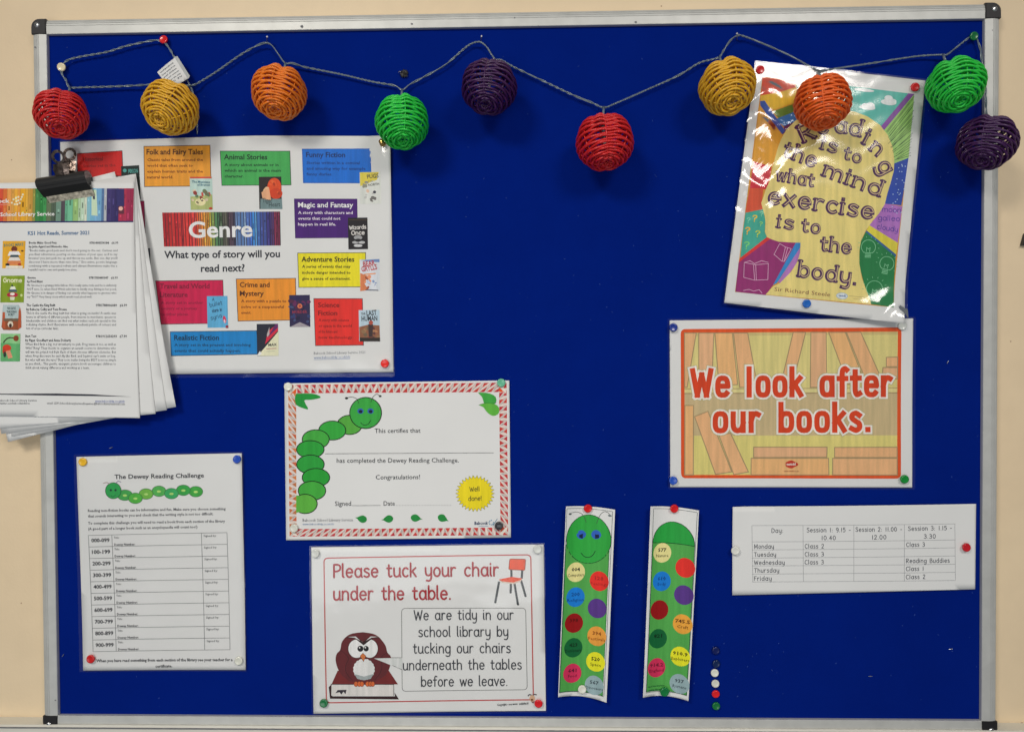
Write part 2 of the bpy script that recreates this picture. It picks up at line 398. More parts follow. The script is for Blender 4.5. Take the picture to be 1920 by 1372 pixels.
    def stroke(s, t, x0, y0, x1, y1, xh, w, c, gap=2.4, cap=1, off=(0, 0), serif=0, sq=2.0, lvo=0, flick=False):
        """single-stroke lettering fitted between two baseline ends; xh = x-height, w = pen width (local units)"""
        global SQ
        SQ = sq
        gl = [glyph(ch) for ch in t]; SQ = 2.0
        tot = sum(g[0] for g in gl) + gap * (len(gl)-1)
        ux, uy = (x1-x0)/tot, (y1-y0)/tot; l = math.hypot(ux, uy); nx, ny = uy/l, -ux/l; k = xh/10.0
        x = 0; base = s.lv; i = 0
        for (gw, st) in gl:
            for pl in st:
                i += 1
                if not flick and len(pl) == 3 and abs(pl[2][0]-pl[1][0]-1.1) < 0.35 and abs(pl[2][1]) < .01: pl = [pl[0], (pl[1][0], 0)]
                pts = [(x0 + ux*(x+a) + nx*b*k + off[0], y0 + uy*(x+a) + ny*b*k + off[1]) for a, b in pl]
                ww = w
                s.line(pts, ww, c, 0, cap, 1 + lvo + 0.45*(i % 4))
                if serif and len(pl) == 2 and abs(pl[0][0]-pl[1][0]) < 6 and abs(pl[0][1]-pl[1][1]) > 3:
                    for e in (0, 1):
                        q = pts[e]; d = 2.0 * serif
                        i += 1
                        s.line([(q[0]-ux*d, q[1]-uy*d), (q[0]+ux*d, q[1]+uy*d)], w*0.62, c, 0, 0, 1 + lvo + 0.45*(i % 4))
            x += gw + gap
    def body_lines(s, lines, x, y, dy, h, c, widths, slope=0, bold=False):
        for i, (t, wd) in enumerate(zip(lines, widths)):
            s.text(t, x, y + i*dy, x + wd, y + i*dy + slope*wd, h, c, bold, 1)
    def build(s):
        made = {}
        for p in s.order:
            if not p['f']: continue
            par = made.get(id(p['parent'])) if p['parent'] is not None else s.root
            o = obj_from(p['name'], p['v'], p['f'], p['mat'], None, p['c'], True, s.org)
            o.location = (0, 0, 0); o.parent = par
            if p['label']: o['label'] = p['label']
            if p['mat'] is M_paper:
                md = o.modifiers.new('thickness', 'SOLIDIFY'); md.thickness = 0.00022; md.offset = 1
            made[id(p)] = o
        return s.root
def clip(q, ax, v, sg):
    out = []
    n = len(q)
    for i in range(n):
        a, b = q[i], q[(i+1) % n]; da, db = (a[ax]-v)*sg, (b[ax]-v)*sg
        if da >= 0: out.append(a)
        if (da > 0 and db < 0) or (da < 0 and db > 0):
            t = da/(da-db); out.append((a[0]+(b[0]-a[0])*t, a[1]+(b[1]-a[1])*t))
    return out
def bil(q, u, v):
    (ax, ay), (bx, by), (cx, cy), (dx, dy) = q   # TL TR BR BL
    return ((ax*(1-u)+bx*u)*(1-v) + (dx*(1-u)+cx*u)*v, (ay*(1-u)+by*u)*(1-v) + (dy*(1-u)+cy*u)*v)
def rrect(q, r, n=5, corners=(1, 1, 1, 1)):
    """rounded quad, TL TR BR BL"""
    out = []
    for i in range(4):
        p, a, b = q[i], q[i-1], q[(i+1) % 4]
        if not corners[i]: out.append(p); continue
        la = math.hypot(a[0]-p[0], a[1]-p[1]); lb = math.hypot(b[0]-p[0], b[1]-p[1])
        s0 = (p[0]+(a[0]-p[0])*r/la, p[1]+(a[1]-p[1])*r/la); s1 = (p[0]+(b[0]-p[0])*r/lb, p[1]+(b[1]-p[1])*r/lb)
        for k in range(n+1):
            t = k/n; out.append(tuple((1-t)**2*s0[j] + 2*t*(1-t)*p[j] + t*t*s1[j] for j in (0, 1)))
    return out
def film(sh, quad, mat=M_film, r=4, step=9, wr=None, lift=0.0009, jag=0):
    """clear laminating pouch over the sheet: a grid patch with rounded corners, rippled by wr(x,y)"""
    xs = [p[0] for p in quad]; ys = [p[1] for p in quad]
    old_g = sh.g; sh.g = step; sh.part('laminate_film', mat=mat); f0 = sh.curl
    sh.curl = lambda x, y: (f0(x, y) if f0 else 0) + (wr(x, y) if wr else 0)
    sh._add(rrect(quad, r), (1, 1, 1, 1), lift/EPS)
    sh.curl = f0
    # sealed rim of the pouch: a thin bright bead
    sh.g = old_g

# smooth gentle curl with zero at the pins
def wavy(quad, amp, seed, lobes=((1, 1),)):
    r = random.Random(seed); ks = [(r.uniform(0.6, 2.2), r.uniform(0.6, 2.2), r.uniform(0, 6), r.uniform(0, 6), r.uniform(0.4, 1)) for _ in range(3)]
    x0 = min(p[0] for p in quad); x1 = max(p[0] for p in quad); y0 = min(p[1] for p in quad); y1 = max(p[1] for p in quad)
    def f(x, y):
        u = (x-x0)/(x1-x0); v = (y-y0)/(y1-y0)
        a = sum(k[4]*(1+math.sin(u*k[0]*3+k[2])*math.cos(v*k[1]*3+k[3])) for k in ks)/3
        return amp*a
    return f

# ------------------------------------------------------------------ wall, trunking, board
def box_bm(x0, x1, y0, y1, z0, z1, bm=None):
    bm = bm or bmesh.new()
    v = [bm.verts.new(p) for p in ((x0,y0,z0),(x1,y0,z0),(x1,y1,z0),(x0,y1,z0),(x0,y0,z1),(x1,y0,z1),(x1,y1,z1),(x0,y1,z1))]
    for f in ((0,1,5,4),(1,2,6,5),(2,3,7,6),(3,0,4,7),(4,5,6,7),(3,2,1,0)): bm.faces.new([v[i] for i in f])
    return bm
WY = 0.012                      # wall surface behind the felt
bm = box_bm(-3.0, 3.0, WY, WY+0.12, -1.35, 1.6)
wall = bm_obj('wall', bm, M_wall); tag(wall, 'cream painted plaster wall behind the notice board', kind='structure')

for px_, py_, r_s in ((1916, 1357, 0.0026), (22, 300, 0.0007), (1895, 640, 0.0008), (40, 1130, 0.0008), (1240, 12, 0.0008)):
    c_ = W(px_, py_, -WY); bm = bmesh.new(); q_ = [bm.verts.new((c_.x+r_s*math.cos(2*math.pi*k/12), WY-0.0003, c_.z+r_s*math.sin(2*math.pi*k/12))) for k in range(12)]
    f_ = bm.faces.new(q_); e_ = bmesh.ops.extrude_face_region(bm, geom=[f_])
    for v in e_['geom']:
        if isinstance(v, bmesh.types.BMVert): v.co.y += 0.0006
    bm_obj('filler_spot', bm, simple('brown_filler', (0.42, 0.26, 0.16), 0.7), wall)
# trunking rail under the board
zt = W(0, 1359, -WY+0.022).z
root = empty('trunking_rail', (0, WY, zt), 'off white plastic trunking rail running along the wall below the notice board', 'trunking')
prof = [(WY, zt), (WY-0.020, zt), (WY-0.022, zt-0.002), (WY-0.022, zt-0.098), (WY-0.020, zt-0.10), (WY, zt-0.10)]
vs = []; fs = []
for x in (-3.0, 3.0): vs += [(x, y, z) for y, z in prof]
n = len(prof)
for i in range(n-1): fs.append((i, i+1, n+i+1, n+i))
fs.append(tuple(range(n))); fs.append(tuple(range(n, 2*n)))
obj_from('cover', vs, fs, M_trunk, root, origin=(0, WY, zt))
bm = box_bm(-3.0, 3.0, -0.0008, -0.0002, -0.0030, -0.0016)
for v in bm.verts: v.co.y -= 0.0225
bm_obj('cover_joint', bm, M_dirt, root)

HX, HZ = 0.582, 0.432; FW = 0.0185
board = empty('notice_board', (0, 0, 0), 'large blue felt notice board in an aluminium frame with black corner caps', 'notice board')
bm = box_bm(-HX-0.004, HX+0.004, 0.0, 0.011, -HZ-0.004, HZ+0.004)
bm_obj('felt_panel', bm, M_felt, board)
# rail profile: across (0 = inner edge, FW = outer edge) and height in front of the felt
RP = [(0, 0.0), (0, 0.0046), (0.0005, 0.0052), (0.0098, 0.0056), (0.0102, 0.0050), (0.0106, 0.0056), (0.0124, 0.0054), (0.0128, 0.0047),
      (0.0132, 0.0053), (0.0148, 0.0049), (0.0152, 0.0042), (0.0156, 0.0047), (0.0176, 0.0038), (0.0185, 0.0020), (0.0185, -0.0118), (0, -0.0118)]
def rail(L0, L1, fn, name='frame_rail'):
    vs = []; fs = []
    for t in (L0, L1): vs += [fn(t, a, h) for a, h in RP]
    n = len(RP)
    for i in range(n): fs.append((i, (i+1) % n, n+(i+1) % n, n+i))
    fs.append(tuple(range(n))); fs.append(tuple(range(n, 2*n)))
    return obj_from(name, vs, fs, M_alu, board)
rail(-HX, HX, lambda t, a, h: (t, -h, HZ+a)); rail(-HX, HX, lambda t, a, h: (t, -h, -HZ-a))
rail(-HZ, HZ, lambda t, a, h: (-HX-a, -h, t)); rail(-HZ, HZ, lambda t, a, h: (HX+a, -h, t))
for sx in (-1, 1):
    for sz in (-1, 1):
        bm = bmesh.new(); r = 0.010; s = FW + 0.0004
        outline = [(0, 0), (s, 0)] + [(s-r+r*math.cos(R(a)), s-r+r*math.sin(R(a))) for a in range(0, 91, 15)] + [(0, s)]
        front = [bm.verts.new((sx*(HX+a*(1)), -0.0066, sz*(HZ+b))) for a, b in outline]
        back = [bm.verts.new((sx*(HX+a), 0.0116, sz*(HZ+b))) for a, b in outline]
        bm.faces.new(front); bm.faces.new(back[::-1])
        for i in range(len(outline)): bm.faces.new((front[i], front[(i+1) % len(outline)], back[(i+1) % len(outline)], back[i]))
        bmesh.ops.recalc_face_normals(bm, faces=bm.faces)
        bmesh.ops.bevel(bm, geom=[e for e in bm.edges if all(v.co.y < 0 for v in e.verts)], offset=0.0008, segments=2, affect='EDGES')
        cap = bm_obj('corner_cap', bm, M_black, board)
        cx, cz = sx*(HX+0.0112), sz*(HZ+0.0112)
        prof = [(0.0, 0.0014), (0.0014, 0.0014), (0.0024, 0.0011), (0.0031, 0.0004), (0.0034, 0)]
        bm = bmesh.new(); rings = []
        for rr, hh in prof[1:]:
            rings.append([bm.verts.new((cx+rr*math.cos(2*math.pi*k/16), -0.0066-hh, cz+rr*math.sin(2*math.pi*k/16))) for k in range(16)])
        bm.faces.new(rings[0])
        for a, b in zip(rings, rings[1:]):
            for k in range(16): bm.faces.new((a[k], a[(k+1) % 16], b[(k+1) % 16], b[k]))
        screw = bm_obj('screw', bm, M_screw, cap, True)
        bm = bmesh.new()
        for ang in (0.5, 0.5+math.pi/2):
            c, s2 = math.cos(ang), math.sin(ang); q = []
            for a, b in ((-.0017, -.0003), (.0017, -.0003), (.0017, .0003), (-.0017, .0003)):
                q.append(bm.verts.new((cx+a*c-b*s2, -0.0066-0.00152-(0.00002 if ang > 1 else 0), cz+a*s2+b*c)))
            bm.faces.new(q)
        bm_obj('cross_slot', bm, M_black, cap)
for px, py, r in ((566, 50, 3.4), (772, 45, 2.0), (1192, 42, 2.2), (965, 34, 1.5), (1861, 57, 1.0), (66, 89, 1.6), (104, 1312, 1.4)):
    bm = bmesh.new(); c = W(px, py, 0.0058); q = []
    for k in range(9):
        a = 2*math.pi*k/9; rr = r/1493*rnd.uniform(0.7, 1.2); q.append(bm.verts.new((c.x+rr*math.cos(a), -0.0058, c.z+rr*0.8*math.sin(a))))
    f = bm.faces.new(q); e = bmesh.ops.extrude_face_region(bm, geom=[f])
    for v in e['geom']:
        if isinstance(v, bmesh.types.BMVert): v.co.y -= 0.0003
    bm_obj('scuff_mark', bm, M_dirt, board)
# fluff on the felt, too small to count
vs = []; fs = []
for i in range(520):
    c = W(rnd.uniform(100, 1835), rnd.uniform(75, 1335), 0.0003); a = rnd.uniform(0, 3.14); l = rnd.uniform(0.0003, 0.0011); w = rnd.uniform(0.00015, 0.0003)
    dx, dz = math.cos(a), math.sin(a); b = len(vs)
    vs += [(c.x-dx*l-dz*w, c.y, c.z-dz*l+dx*w), (c.x+dx*l-dz*w, c.y, c.z+dz*l+dx*w), (c.x+dx*l+dz*w, c.y-.0002, c.z+dz*l-dx*w), (c.x-dx*l+dz*w, c.y-.0002, c.z-dz*l-dx*w)]
    fs.append((b, b+1, b+2, b+3))
o = obj_from('fluff', vs, fs, M_lint, board); o['kind'] = 'stuff'

# ------------------------------------------------------------------ tube helper
def tube(pts, r, n=6, closed=False, bm=None, radii=None):
    bm = bm or bmesh.new(); rings = []
    m = len(pts); up = None
    for i in range(m):
        p = pts[i]
        t = (pts[(i+1) % m] - pts[i-1]) if (closed or 0 < i < m-1) else (pts[1]-pts[0] if i == 0 else pts[-1]-pts[-2])
        t = t.normalized()
        if up is None: up = t.orthogonal().normalized()
        up = (up - t*up.dot(t)).normalized(); s = t.cross(up); rr = radii[i] if radii else r
        rings.append([bm.verts.new(p + (up*math.cos(2*math.pi*k/n) + s*math.sin(2*math.pi*k/n))*rr) for k in range(n)])
    for i in range(m if closed else m-1):
        a, b = rings[i], rings[(i+1) % m]
        for k in range(n): bm.faces.new((a[k], a[(k+1) % n], b[(k+1) % n], b[k]))
    if not closed: bm.faces.new(rings[0][::-1]); bm.faces.new(rings[-1])
    return bm

# ------------------------------------------------------------------ posters
def wob(a): return a
# ===== genre poster
GQ = [(114, 266), (728, 262), (737, 697), (122, 702)]
def g_curl(x, y):
    u = (x-114)/620; v = (y-262)/440
    return 0.0012 + 0.0022*math.sin(math.pi*min(1, max(0, u)))*(0.5+0.5*math.cos(3.5*v)) + 0.004*max(0, (u-0.93)/0.07)*max(0, 1-v*2.2)
GP = [(114, 267), (480, 256), (712, 256), (733, 276), (738, 697), (122, 703)]
sh = Sheet('genre_poster', GQ, 0.0012, 'large laminated landscape poster of coloured genre boxes and small book covers', 'poster', curl=g_curl, g=13)
sh.order[0]['v'].clear(); sh.order[0]['f'].clear(); sh.order[0]['c'].clear(); sh.order[0]['d'].clear()
sh._add(GP, (0.8, 0.8, 0.8, 1), 0)
sh.reset = {'caption_box': 6, 'book_cover': 24, 'shelf_banner': 6}
def capbox(pts, c, edge='20242c'):
    p = sh.part('caption_box'); sh.poly(pts, c); sh.line(pts + [pts[0]], 1.1, edge); return p
DK = '10182a'
def caption(pts, c, title, tx, ty, tw, th, lines, bx, by, dy, widths, tc=DK, bc=None, sl=0.0, bh=5.0, edge='20242c'):
    p = capbox(pts, c, edge); q = sh.part('lettering', parent=p)
    for i, (t, w) in enumerate(zip(title, tw)): sh.text(t, tx, ty+i*th*1.85, tx+w, ty+i*th*1.85+sl*w, th, tc, True)
    sh.body_lines(lines, bx, by, dy, bh, bc or tc, widths, sl, True)
caption([(146, 289), (231, 284), (233, 331), (147, 334)], 'c01c18', ['Historical'], 157, 303, [38], 6.5, ['Stories set in the', 'past'], 157, 315, 10, [62, 16], '7a1010', '8a1412', -0.03)
p = sh.part('book_cover'); sh.poly([(229, 313), (263, 311), (266, 374), (231, 376)], '14241f'); sh.ell(236, 321, 3.5, 3.5, '4f9a92'); sh.ell(246, 321, 3.5, 3, '3c7a70', adv=0); sh.text('POISON', 243, 326, 261, 325, 7, '4f9a92', True)
caption([(272, 276), (396, 274), (398, 350), (273, 351)], 'f0942c', ['Folk and Fairy Tales'], 277, 291, [106], 9.5,
        ['Classic tales from around the', 'world that often seek to', 'explain human traits and the', 'natural world.'], 278, 303.5, 10.8, [105, 86, 105, 49], '4a2208', '7a3c0c')
caption([(415, 285), (545, 285), (547, 348), (418, 349)], '3fa050', ['Animal Stories'], 422, 300.5, [81], 9,
        ['A story about animals or in', 'which an animal is the main', 'character.'], 423, 313, 10.6, [101, 105, 36], '06281c', '0a3c22')
caption([(568, 281), (695, 280), (697, 344), (570, 344)], '0a66c4', ['Funny Fiction'], 575, 296, [73], 9,
        ['Stories written in a comical', 'and amusing way for example', 'funny diaries.'], 576, 309, 10.6, [99, 110, 48], '06265c', '08387c', edge='0a56a8')
caption([(553, 374), (670, 374), (671, 446), (555, 447)], '42106c', ['Magic and Fantasy'], 560, 389.5, [103], 8.8,
        ['A story with characters and', 'events that could not', 'happen in real life.'], 560, 402, 10.8, [102, 79, 71], 'eceaf2', 'd8d0e4', edge='3c1060')
caption([(559, 475), (686, 474), (686, 538), (561, 539)], 'dccf1c', ['Adventure Stories'], 566, 491, [99], 8.8,
        ['A series of events that may', 'include danger intended to', 'give a sense of excitement.'], 567, 502.5, 11.3, [91, 91, 91], '1a1c08', '33340a')
caption([(293, 527), (419, 525.5), (421, 606), (303, 608)], 'c01448', ['Travel and World', 'Literature'], 301, 541, [93, 52], 8.6,
        ['A story set in another', 'country or a journey', 'to other places.'], 303, 570, 10.8, [79, 68, 52], '780c30', '8c0e38')
caption([(444, 523.5), (555, 522), (556, 600), (447, 602)], 'ee8a26', ['Crime and', 'Mystery'], 450.5, 538.5, [56, 45], 8.8,
        ['A story with a puzzle to', 'solve or a suspenseful', 'event.'], 453, 567, 10.8, [85, 80, 19], '4a2208', '7a3c0c')
caption([(589, 560), (680, 560), (682, 647), (592, 648)], 'd62a22', ['Science', 'Fiction'], 597, 576, [40, 36], 8.2,
        ['A story with science', 'or space in the world', 'of the future and', 'new technology.'], 598, 602.5, 10.8, [57, 62, 35, 65], '7c1210', '8c1614')
caption([(320, 622), (482, 620), (485, 664), (322, 667)], '0a7abc', ['Realistic Fiction'], 327.5, 637.5, [84], 9,
        ['A story set in the present and involving', 'events that could actually happen.'], 328, 649, 10.8, [143, 124], '062c48', '083e62')
# book covers: generic coloured covers with the lettering that can be read
def cover(x0, y0, x1, y1, c, draw=None):
    p = sh.part('book_cover'); sh.poly([(x0, y0), (x1, y0-0.5), (x1+1, y1-0.5), (x0+1, y1)], c)
    if draw: draw(p)
def blobs(n, x0, y0, x1, y1, cols, r0=2, r1=6, seed=1):
    r = random.Random(seed)
    for i in range(n):
        sh.ell(r.uniform(x0, x1), r.uniform(y0, y1), r.uniform(r0, r1), r.uniform(r0, r1)*0.8, r.choice(cols), n=9, rot=r.uniform(0, 90))
def d(p):
    sh.poly([(358.5, 333), (399, 332.7), (399, 336), (358.5, 336)], 'c8442a'); sh.poly([(359, 370), (400, 366), (401, 394), (360, 394.5)], 'a8b070')
    blobs(14, 363, 356, 397, 380, ['8a3a34', 'b8493e', '6c6c50', 'd0bca4', '5e7a58'], 2, 5, 3); sh.ell(378, 380, 10, 7, 'd8cfa0'); blobs(5, 370, 372, 386, 382, ['4a4038', 'c89a8a'], 1, 2.5, 8)
    sh.text('The Musicians', 362, 344, 396, 345, 4, '3a6a80', True, 1); sh.text('of Bremen', 372, 350, 396, 350, 4, '3a6a80', True, 1); sh.ell(397, 392, 3.5, 2.5, 'b8382c', n=8)
cover(358, 333, 400, 395, 'b4ccc4', d)
def d(p):
    sh.poly([(490, 374), (530, 374), (531, 393), (490, 393)], '6c8486'); sh.ell(516, 352, 13, 17, 'd0481c'); sh.ell(519, 364, 12, 10, 'c43c18'); blobs(8, 508, 338, 526, 368, ['e0602c', 'a83414', 'd85424'], 2, 5, 4)
    sh.ell(500, 360, 5, 9, 'e8b48c', rot=20); sh.poly([(492, 362), (506, 352), (510, 376), (494, 374)], 'e0a47c'); sh.text('Tiger', 494, 381, 512, 381, 8, '2c3a3c', False); sh.text('Heart', 506, 389, 527, 388, 8, '2c3a3c', False)
cover(487, 333, 529, 393, '241c1c', d)
def d(p):
    sh.poly([(675.5, 324), (711, 324), (708, 338), (692, 345), (676, 350)], 'd4c24a'); sh.text('PUGS', 689, 336, 711, 334, 7, '4c4c44', True); sh.text('of the', 690, 343, 700, 342, 4, '5c5c54'); sh.text('NORTH', 691, 350, 712, 348, 4, '4c4c44', True)
    blobs(6, 681, 341, 690, 352, ['8c8c80', 'a8a89c'], 2, 4, 5); blobs(10, 680, 357, 710, 378, ['6c6a66', 'b8b8b4', '8a8a8a', 'd4b49c'], 1.5, 4, 6); sh.ell(703, 361, 3, 2.6, '3a3a44')
cover(675, 324, 715, 383, 'd0d2cc', d)
def d(p):
    sh.line([(655, 413), (690, 413)], 1, '4c3c2c'); sh.stroke('Wizards', 656, 431, 687, 429, 4.5, 1.5, 'c8c4c0'); sh.stroke('Once', 660, 441, 684, 440, 5, 1.7, 'c8c4c0')
    sh.ell(672, 446, 8, 4, '9a9a9c'); sh.ell(667, 455, 6, 2.6, 'a8a8aa'); sh.ell(679, 455, 6, 2.6, 'b4b4b6'); sh.ell(672, 461, 8, 2.6, 'c4c4c6'); sh.ell(672, 451, 6, 3, '1a181c')
cover(653, 409, 689.5, 468, '1c181c', d)
def d(p):
    sh.poly([(676, 488), (712, 486), (712, 492), (690, 491)], '6a86b4'); sh.text('BEAR', 682, 500, 704, 497, 8.5, 'b02430', True); sh.text('GRYLLS', 679, 510, 708, 505, 9, 'b02430', True); sh.line([(683, 515), (705, 513)], 2.2, 'd88a50')
    sh.poly([(676, 512), (690, 518), (684, 532), (692, 544), (676, 546)], 'c8764c'); blobs(8, 684, 518, 700, 540, ['d88c64', 'e0d4cc', '944a34', 'b4c0d4'], 2, 5, 7); blobs(5, 700, 526, 711, 540, ['7c92b8', 'a4485c', 'd8d8dc'], 1.5, 3, 9); sh.line([(686, 543.5), (710, 544.5)], 1.5, '2c3040')
cover(675, 487, 712, 546, 'ccd0d6', d)
def d(p):
    sh.stroke('A', 399, 564, 403, 564, 3.5, .8, '183858'); sh.stroke('bullet', 395, 576, 418, 571, 5, .9, '183858'); sh.stroke('storm in', 399, 586, 417, 583, 4, .9, '183858'); sh.stroke('syria', 397, 600, 417, 595, 5, .9, '183858')
    sh.ell(422, 599, 3, 7, 'c83858', rot=-12); sh.ell(422, 602, 1.5, 3.4, 'd8c0c8', rot=-12); sh.poly([(424, 610), (429, 610), (429, 615), (424, 615)], '8c3040')
cover(389, 555.5, 427.5, 614.5, '58a4cc', d)
def d(p):
    blobs(26, 546, 556, 580, 604, ['241c4c', '3c2058', '5c2050', '2c3868', '4c1c3c', '3c4870', '1a1638'], 2, 6, 11); sh.ell(563, 574, 4.5, 4.5, 'd0744c'); sh.ell(563, 574, 2.4, 2.4, 'a03c34'); sh.poly([(545, 613), (563, 604), (581, 612)], '9c949c'); sh.text('MURDER', 549, 588, 577, 587, 5, '8c3048', True, 1)
cover(543, 553.5, 581.5, 613, '282048', d)
def d(p):
    sh.text('THE', 678, 591, 686, 590, 4, '2c2c30', True); sh.text('LAST', 688, 592, 707, 590.5, 9, '22242a', True); sh.text('HUMAN', 678.5, 602, 708, 601, 8.5, '22242a', True)
    sh.poly([(674, 613), (690, 609), (712, 610), (713, 640), (675, 640)], '8c5a40'); blobs(16, 677, 613, 710, 634, ['a04434', '6c5a44', '8c6c4c', '5c3434', 'b07a54'], 2, 5, 13)
    sh.poly([(691, 608), (700, 608), (699, 632), (692, 632)], '3c2c2c'); sh.ell(696, 605, 4, 4, 'a84c3c'); sh.poly([(675, 633), (713, 633), (713, 640), (675, 640)], '2c2420')
cover(673, 581.5, 712, 640, 'b0c4d0', d)
def d(p):
    sh.poly([(503, 621), (522, 606.8), (522, 620), (498, 645)], 'c8203c'); sh.poly([(503, 632), (517, 608), (522, 606.8), (522, 614)], '5c1c5c'); sh.poly([(523, 621), (523, 667), (484, 667)], 'd6d4b4'); sh.poly([(482, 667), (488, 658), (492, 663), (486, 667)], 'e4e2e0')
    sh.poly([(501, 628), (506, 613), (506, 627), (502, 632)], 'b0a8a8'); sh.text('MAX', 504, 649, 520, 648, 4.5, '22242c', True); sh.line([(500, 654), (519, 653)], 1.4, 'b07870'); sh.line([(500, 659), (516, 658)], 0.8, 'a0a090')
cover(482, 607.5, 522, 667.5, '1c2030', d)
# pieces of further boxes showing beside the clipped sheets
sh.part('caption_box'); sh.poly([(180, 380), (272, 378), (274, 438), (182, 440)], 'a01c50'); sh.line([(180, 380), (272, 378), (274, 438)], 1.1, '401830')
sh.part('book_cover'); sh.poly([(246, 467), (283, 466), (285, 522), (248, 523)], '242a38')
# rainbow shelf banner
SPC = ['a81c24', 'b42426', 'c02c2c', 'b01e26', 'c43030', 'b8242a', 'c83430', 'c02828', 'd8403c', 'cc3a34', 'd8542c', 'd07040', 'e08434', 'e8963a', 'd8902c', 'b8a840', '7a8c48', '4c7a50', '3c6448', '485c44', '5c5c50', '3c3c3c', '5c4458', '4a3c4c', '3c3c54', '6c88b4', '5474a4', '7c98c4', '4c6cb0', '3c6cc0', '3c84cc', '5ca0d8', '3c64a8', '3c4c90', '3c347c', '443070', '503068', '8c2c50', '7c2448', '6c2040']
def spines(q, cols, seed, n=None, lean=0.0):
    r = random.Random(seed); us = [0]
    n = n or len(cols)
    while len(us) < n: us.append(us[-1] + r.uniform(0.6, 1.5))
    us.append(us[-1]+1); t = us[-1]; us = [u/t for u in us]; lv = sh.lv
    for i in range(n):
        c = cols[int(i*len(cols)/n)]; a = bil(q, us[i], 0); b = bil(q, us[i+1], 0); cc = bil(q, us[i+1], 1); dd = bil(q, us[i], 1)
        sh.poly([a, b, cc, dd], c, 1 if i == 0 else 0)
    for i in range(n):
        if r.random() < 0.95:
            a = bil(q, us[i+1], 0); b = bil(q, us[i+1], 1); sh.line([a, b], 1.25, r.choice(['1c141c', '241c28', '3a2c30']), 1 if i == 0 else 0)
    for i in range(n):
        u = (us[i]+us[i+1])/2; 
        for k in range(2):
            v0 = r.uniform(0.05, 0.8); a = bil(q, u, v0); b = bil(q, u, v0+r.uniform(0.04, 0.18)); w = (us[i+1]-us[i])*(q[1][0]-q[0][0])*0.35
            c0 = cols[int(i*len(cols)/n)]; k2 = r.choice([0.35, 0.5, 0.7, 1.3, 1.6]); L0 = lin(c0, K); L0 = [min(.9, x*k2+0.02*(k2 > 1)) for x in L0]
            sh.line([a, b], w, L0, 1 if i == 0 else 0)
ban = sh.part('shelf_banner'); spines([(306, 399.5), (526, 397.5), (527, 461), (309, 463)], SPC, 5, 46)
sh.part('lettering', parent=ban); sh.text('Genre', 356, 446, 475, 444, 27.5, 'f0f2f4', True, 5)
sh.part('lettering'); sh.text('What type of story will you', 309.5, 484.5, 526, 482.5, 12.6, '2c2e36', True, 3); sh.text('read next?', 378, 510, 460, 509, 12.6, '2c2e36', True, 3)
sh.text('Babcock School Library Service 2021', 589, 664.5, 685, 662.5, 4.6, '5c5e66', False, 1); sh.text('www.babcockldp.co.uk/sls', 589, 672.5, 657, 671, 4.4, '4a6a9c', False, 1); sh.line([(589, 674), (657, 672.5)], .6, '4a6a9c')
def g_wr(x, y):
    # loose, rumpled film at the upper right corner and along the upper right edge
    a = max(0, 1-abs(x-722)/34)*max(0, 1-abs(y-325)/75)
    return a*(0.0013+0.0013*math.sin(x*0.11+y*0.03+math.sin(y*0.05)*1.5)+0.0005*math.sin(x*0.3-y*0.09)) + 0.0001*math.sin(y*0.04+x*0.02)
film(sh, [(112, 263), (735, 256), (741, 706), (120, 709)], r=7, wr=g_wr, step=7)
# cut film's top edge to the paper's rising top: extra strip of paper above
sh.build()

# ===== certificate
CQ = [(534, 718.5), (955, 713), (958, 1007), (537, 1012)]
sh = Sheet('certificate', CQ, 0.0012, 'reading challenge certificate with a red striped border and a long curved green caterpillar', 'certificate', curl=wavy(CQ, 0.0016, 3), g=14)
TO = [(541, 721.5), (950, 717), (953, 1002.5), (543.5, 1005)]; TI = [(556, 737), (936, 734.5), (938.5, 988.5), (556.5, 991)]
sh.part('printed_border'); lv = sh.lv
for a_, b_q in ((0, 1), (1, 2), (2, 3), (3, 0)): sh.poly([TO[a_], TO[b_q], TI[b_q], TI[a_]], 'c8b6ae', 0)
sh.lv += 1
def band(o0, o1, i0, i1, n, flip, cols):
    lerp = lambda a, b, t: (a[0]+(b[0]-a[0])*t, a[1]+(b[1]-a[1])*t)
    for k in range(n):
        for (s0, s1, h0, h1, cc) in ((0.02, 0.50, 0.02, 0.02, 0), (0, 0, 0, 0, 1)):
            pass
        def pt(t, h): return lerp(lerp(o0, o1, t), lerp(i0, i1, t), h)
        a = k/n; w = 1.0/n; f = (lambda t: a+t*w) if not flip else (lambda t: a+(1-t)*w)
        c0 = cols[k % len(cols)]; c1 = cols[(k+1) % len(cols)]
        sh.poly([pt(f(0.02), 0), pt(f(0.68), 0), pt(f(0.16), 0.50)], c0, 0)
        sh.poly([pt(f(0.80), 0.40), pt(f(0.86), 1), pt(f(0.16), 1)], c1, 0)
        sh.poly([pt(f(0.10), 0.42), pt(f(0.20), 0.50), pt(f(0.10), 0.95), pt(f(-0.08), 0.60)], 'a8a4a2', 0)
        sh.poly([pt(f(0.86), 0.05), pt(f(0.98), 0.05), pt(f(0.90), 0.45), pt(f(0.80), 0.38)], 'b4aeaa', 0)
        sh.poly([pt(f(0.71), 0.02), pt(f(0.83), 0.02), pt(f(0.13), 0.98), pt(f(0.01), 0.98)], 'dccfc6', 0)
RC = ['b83430', 'b4303a', 'bc3c34', 'b02c34']; OC = ['b86a3c', 'c47848', 'b06c44', 'c05c38']
band(TO[0], TO[1], TI[0], TI[1], 29, False, RC); band(TO[3], TO[2], TI[3], TI[2], 29, True, RC)
band(TO[0], TO[3], TI[0], TI[3], 20, True, OC); band(TO[1], TO[2], TI[1], TI[2], 20, False, RC)
sh.lv += 2
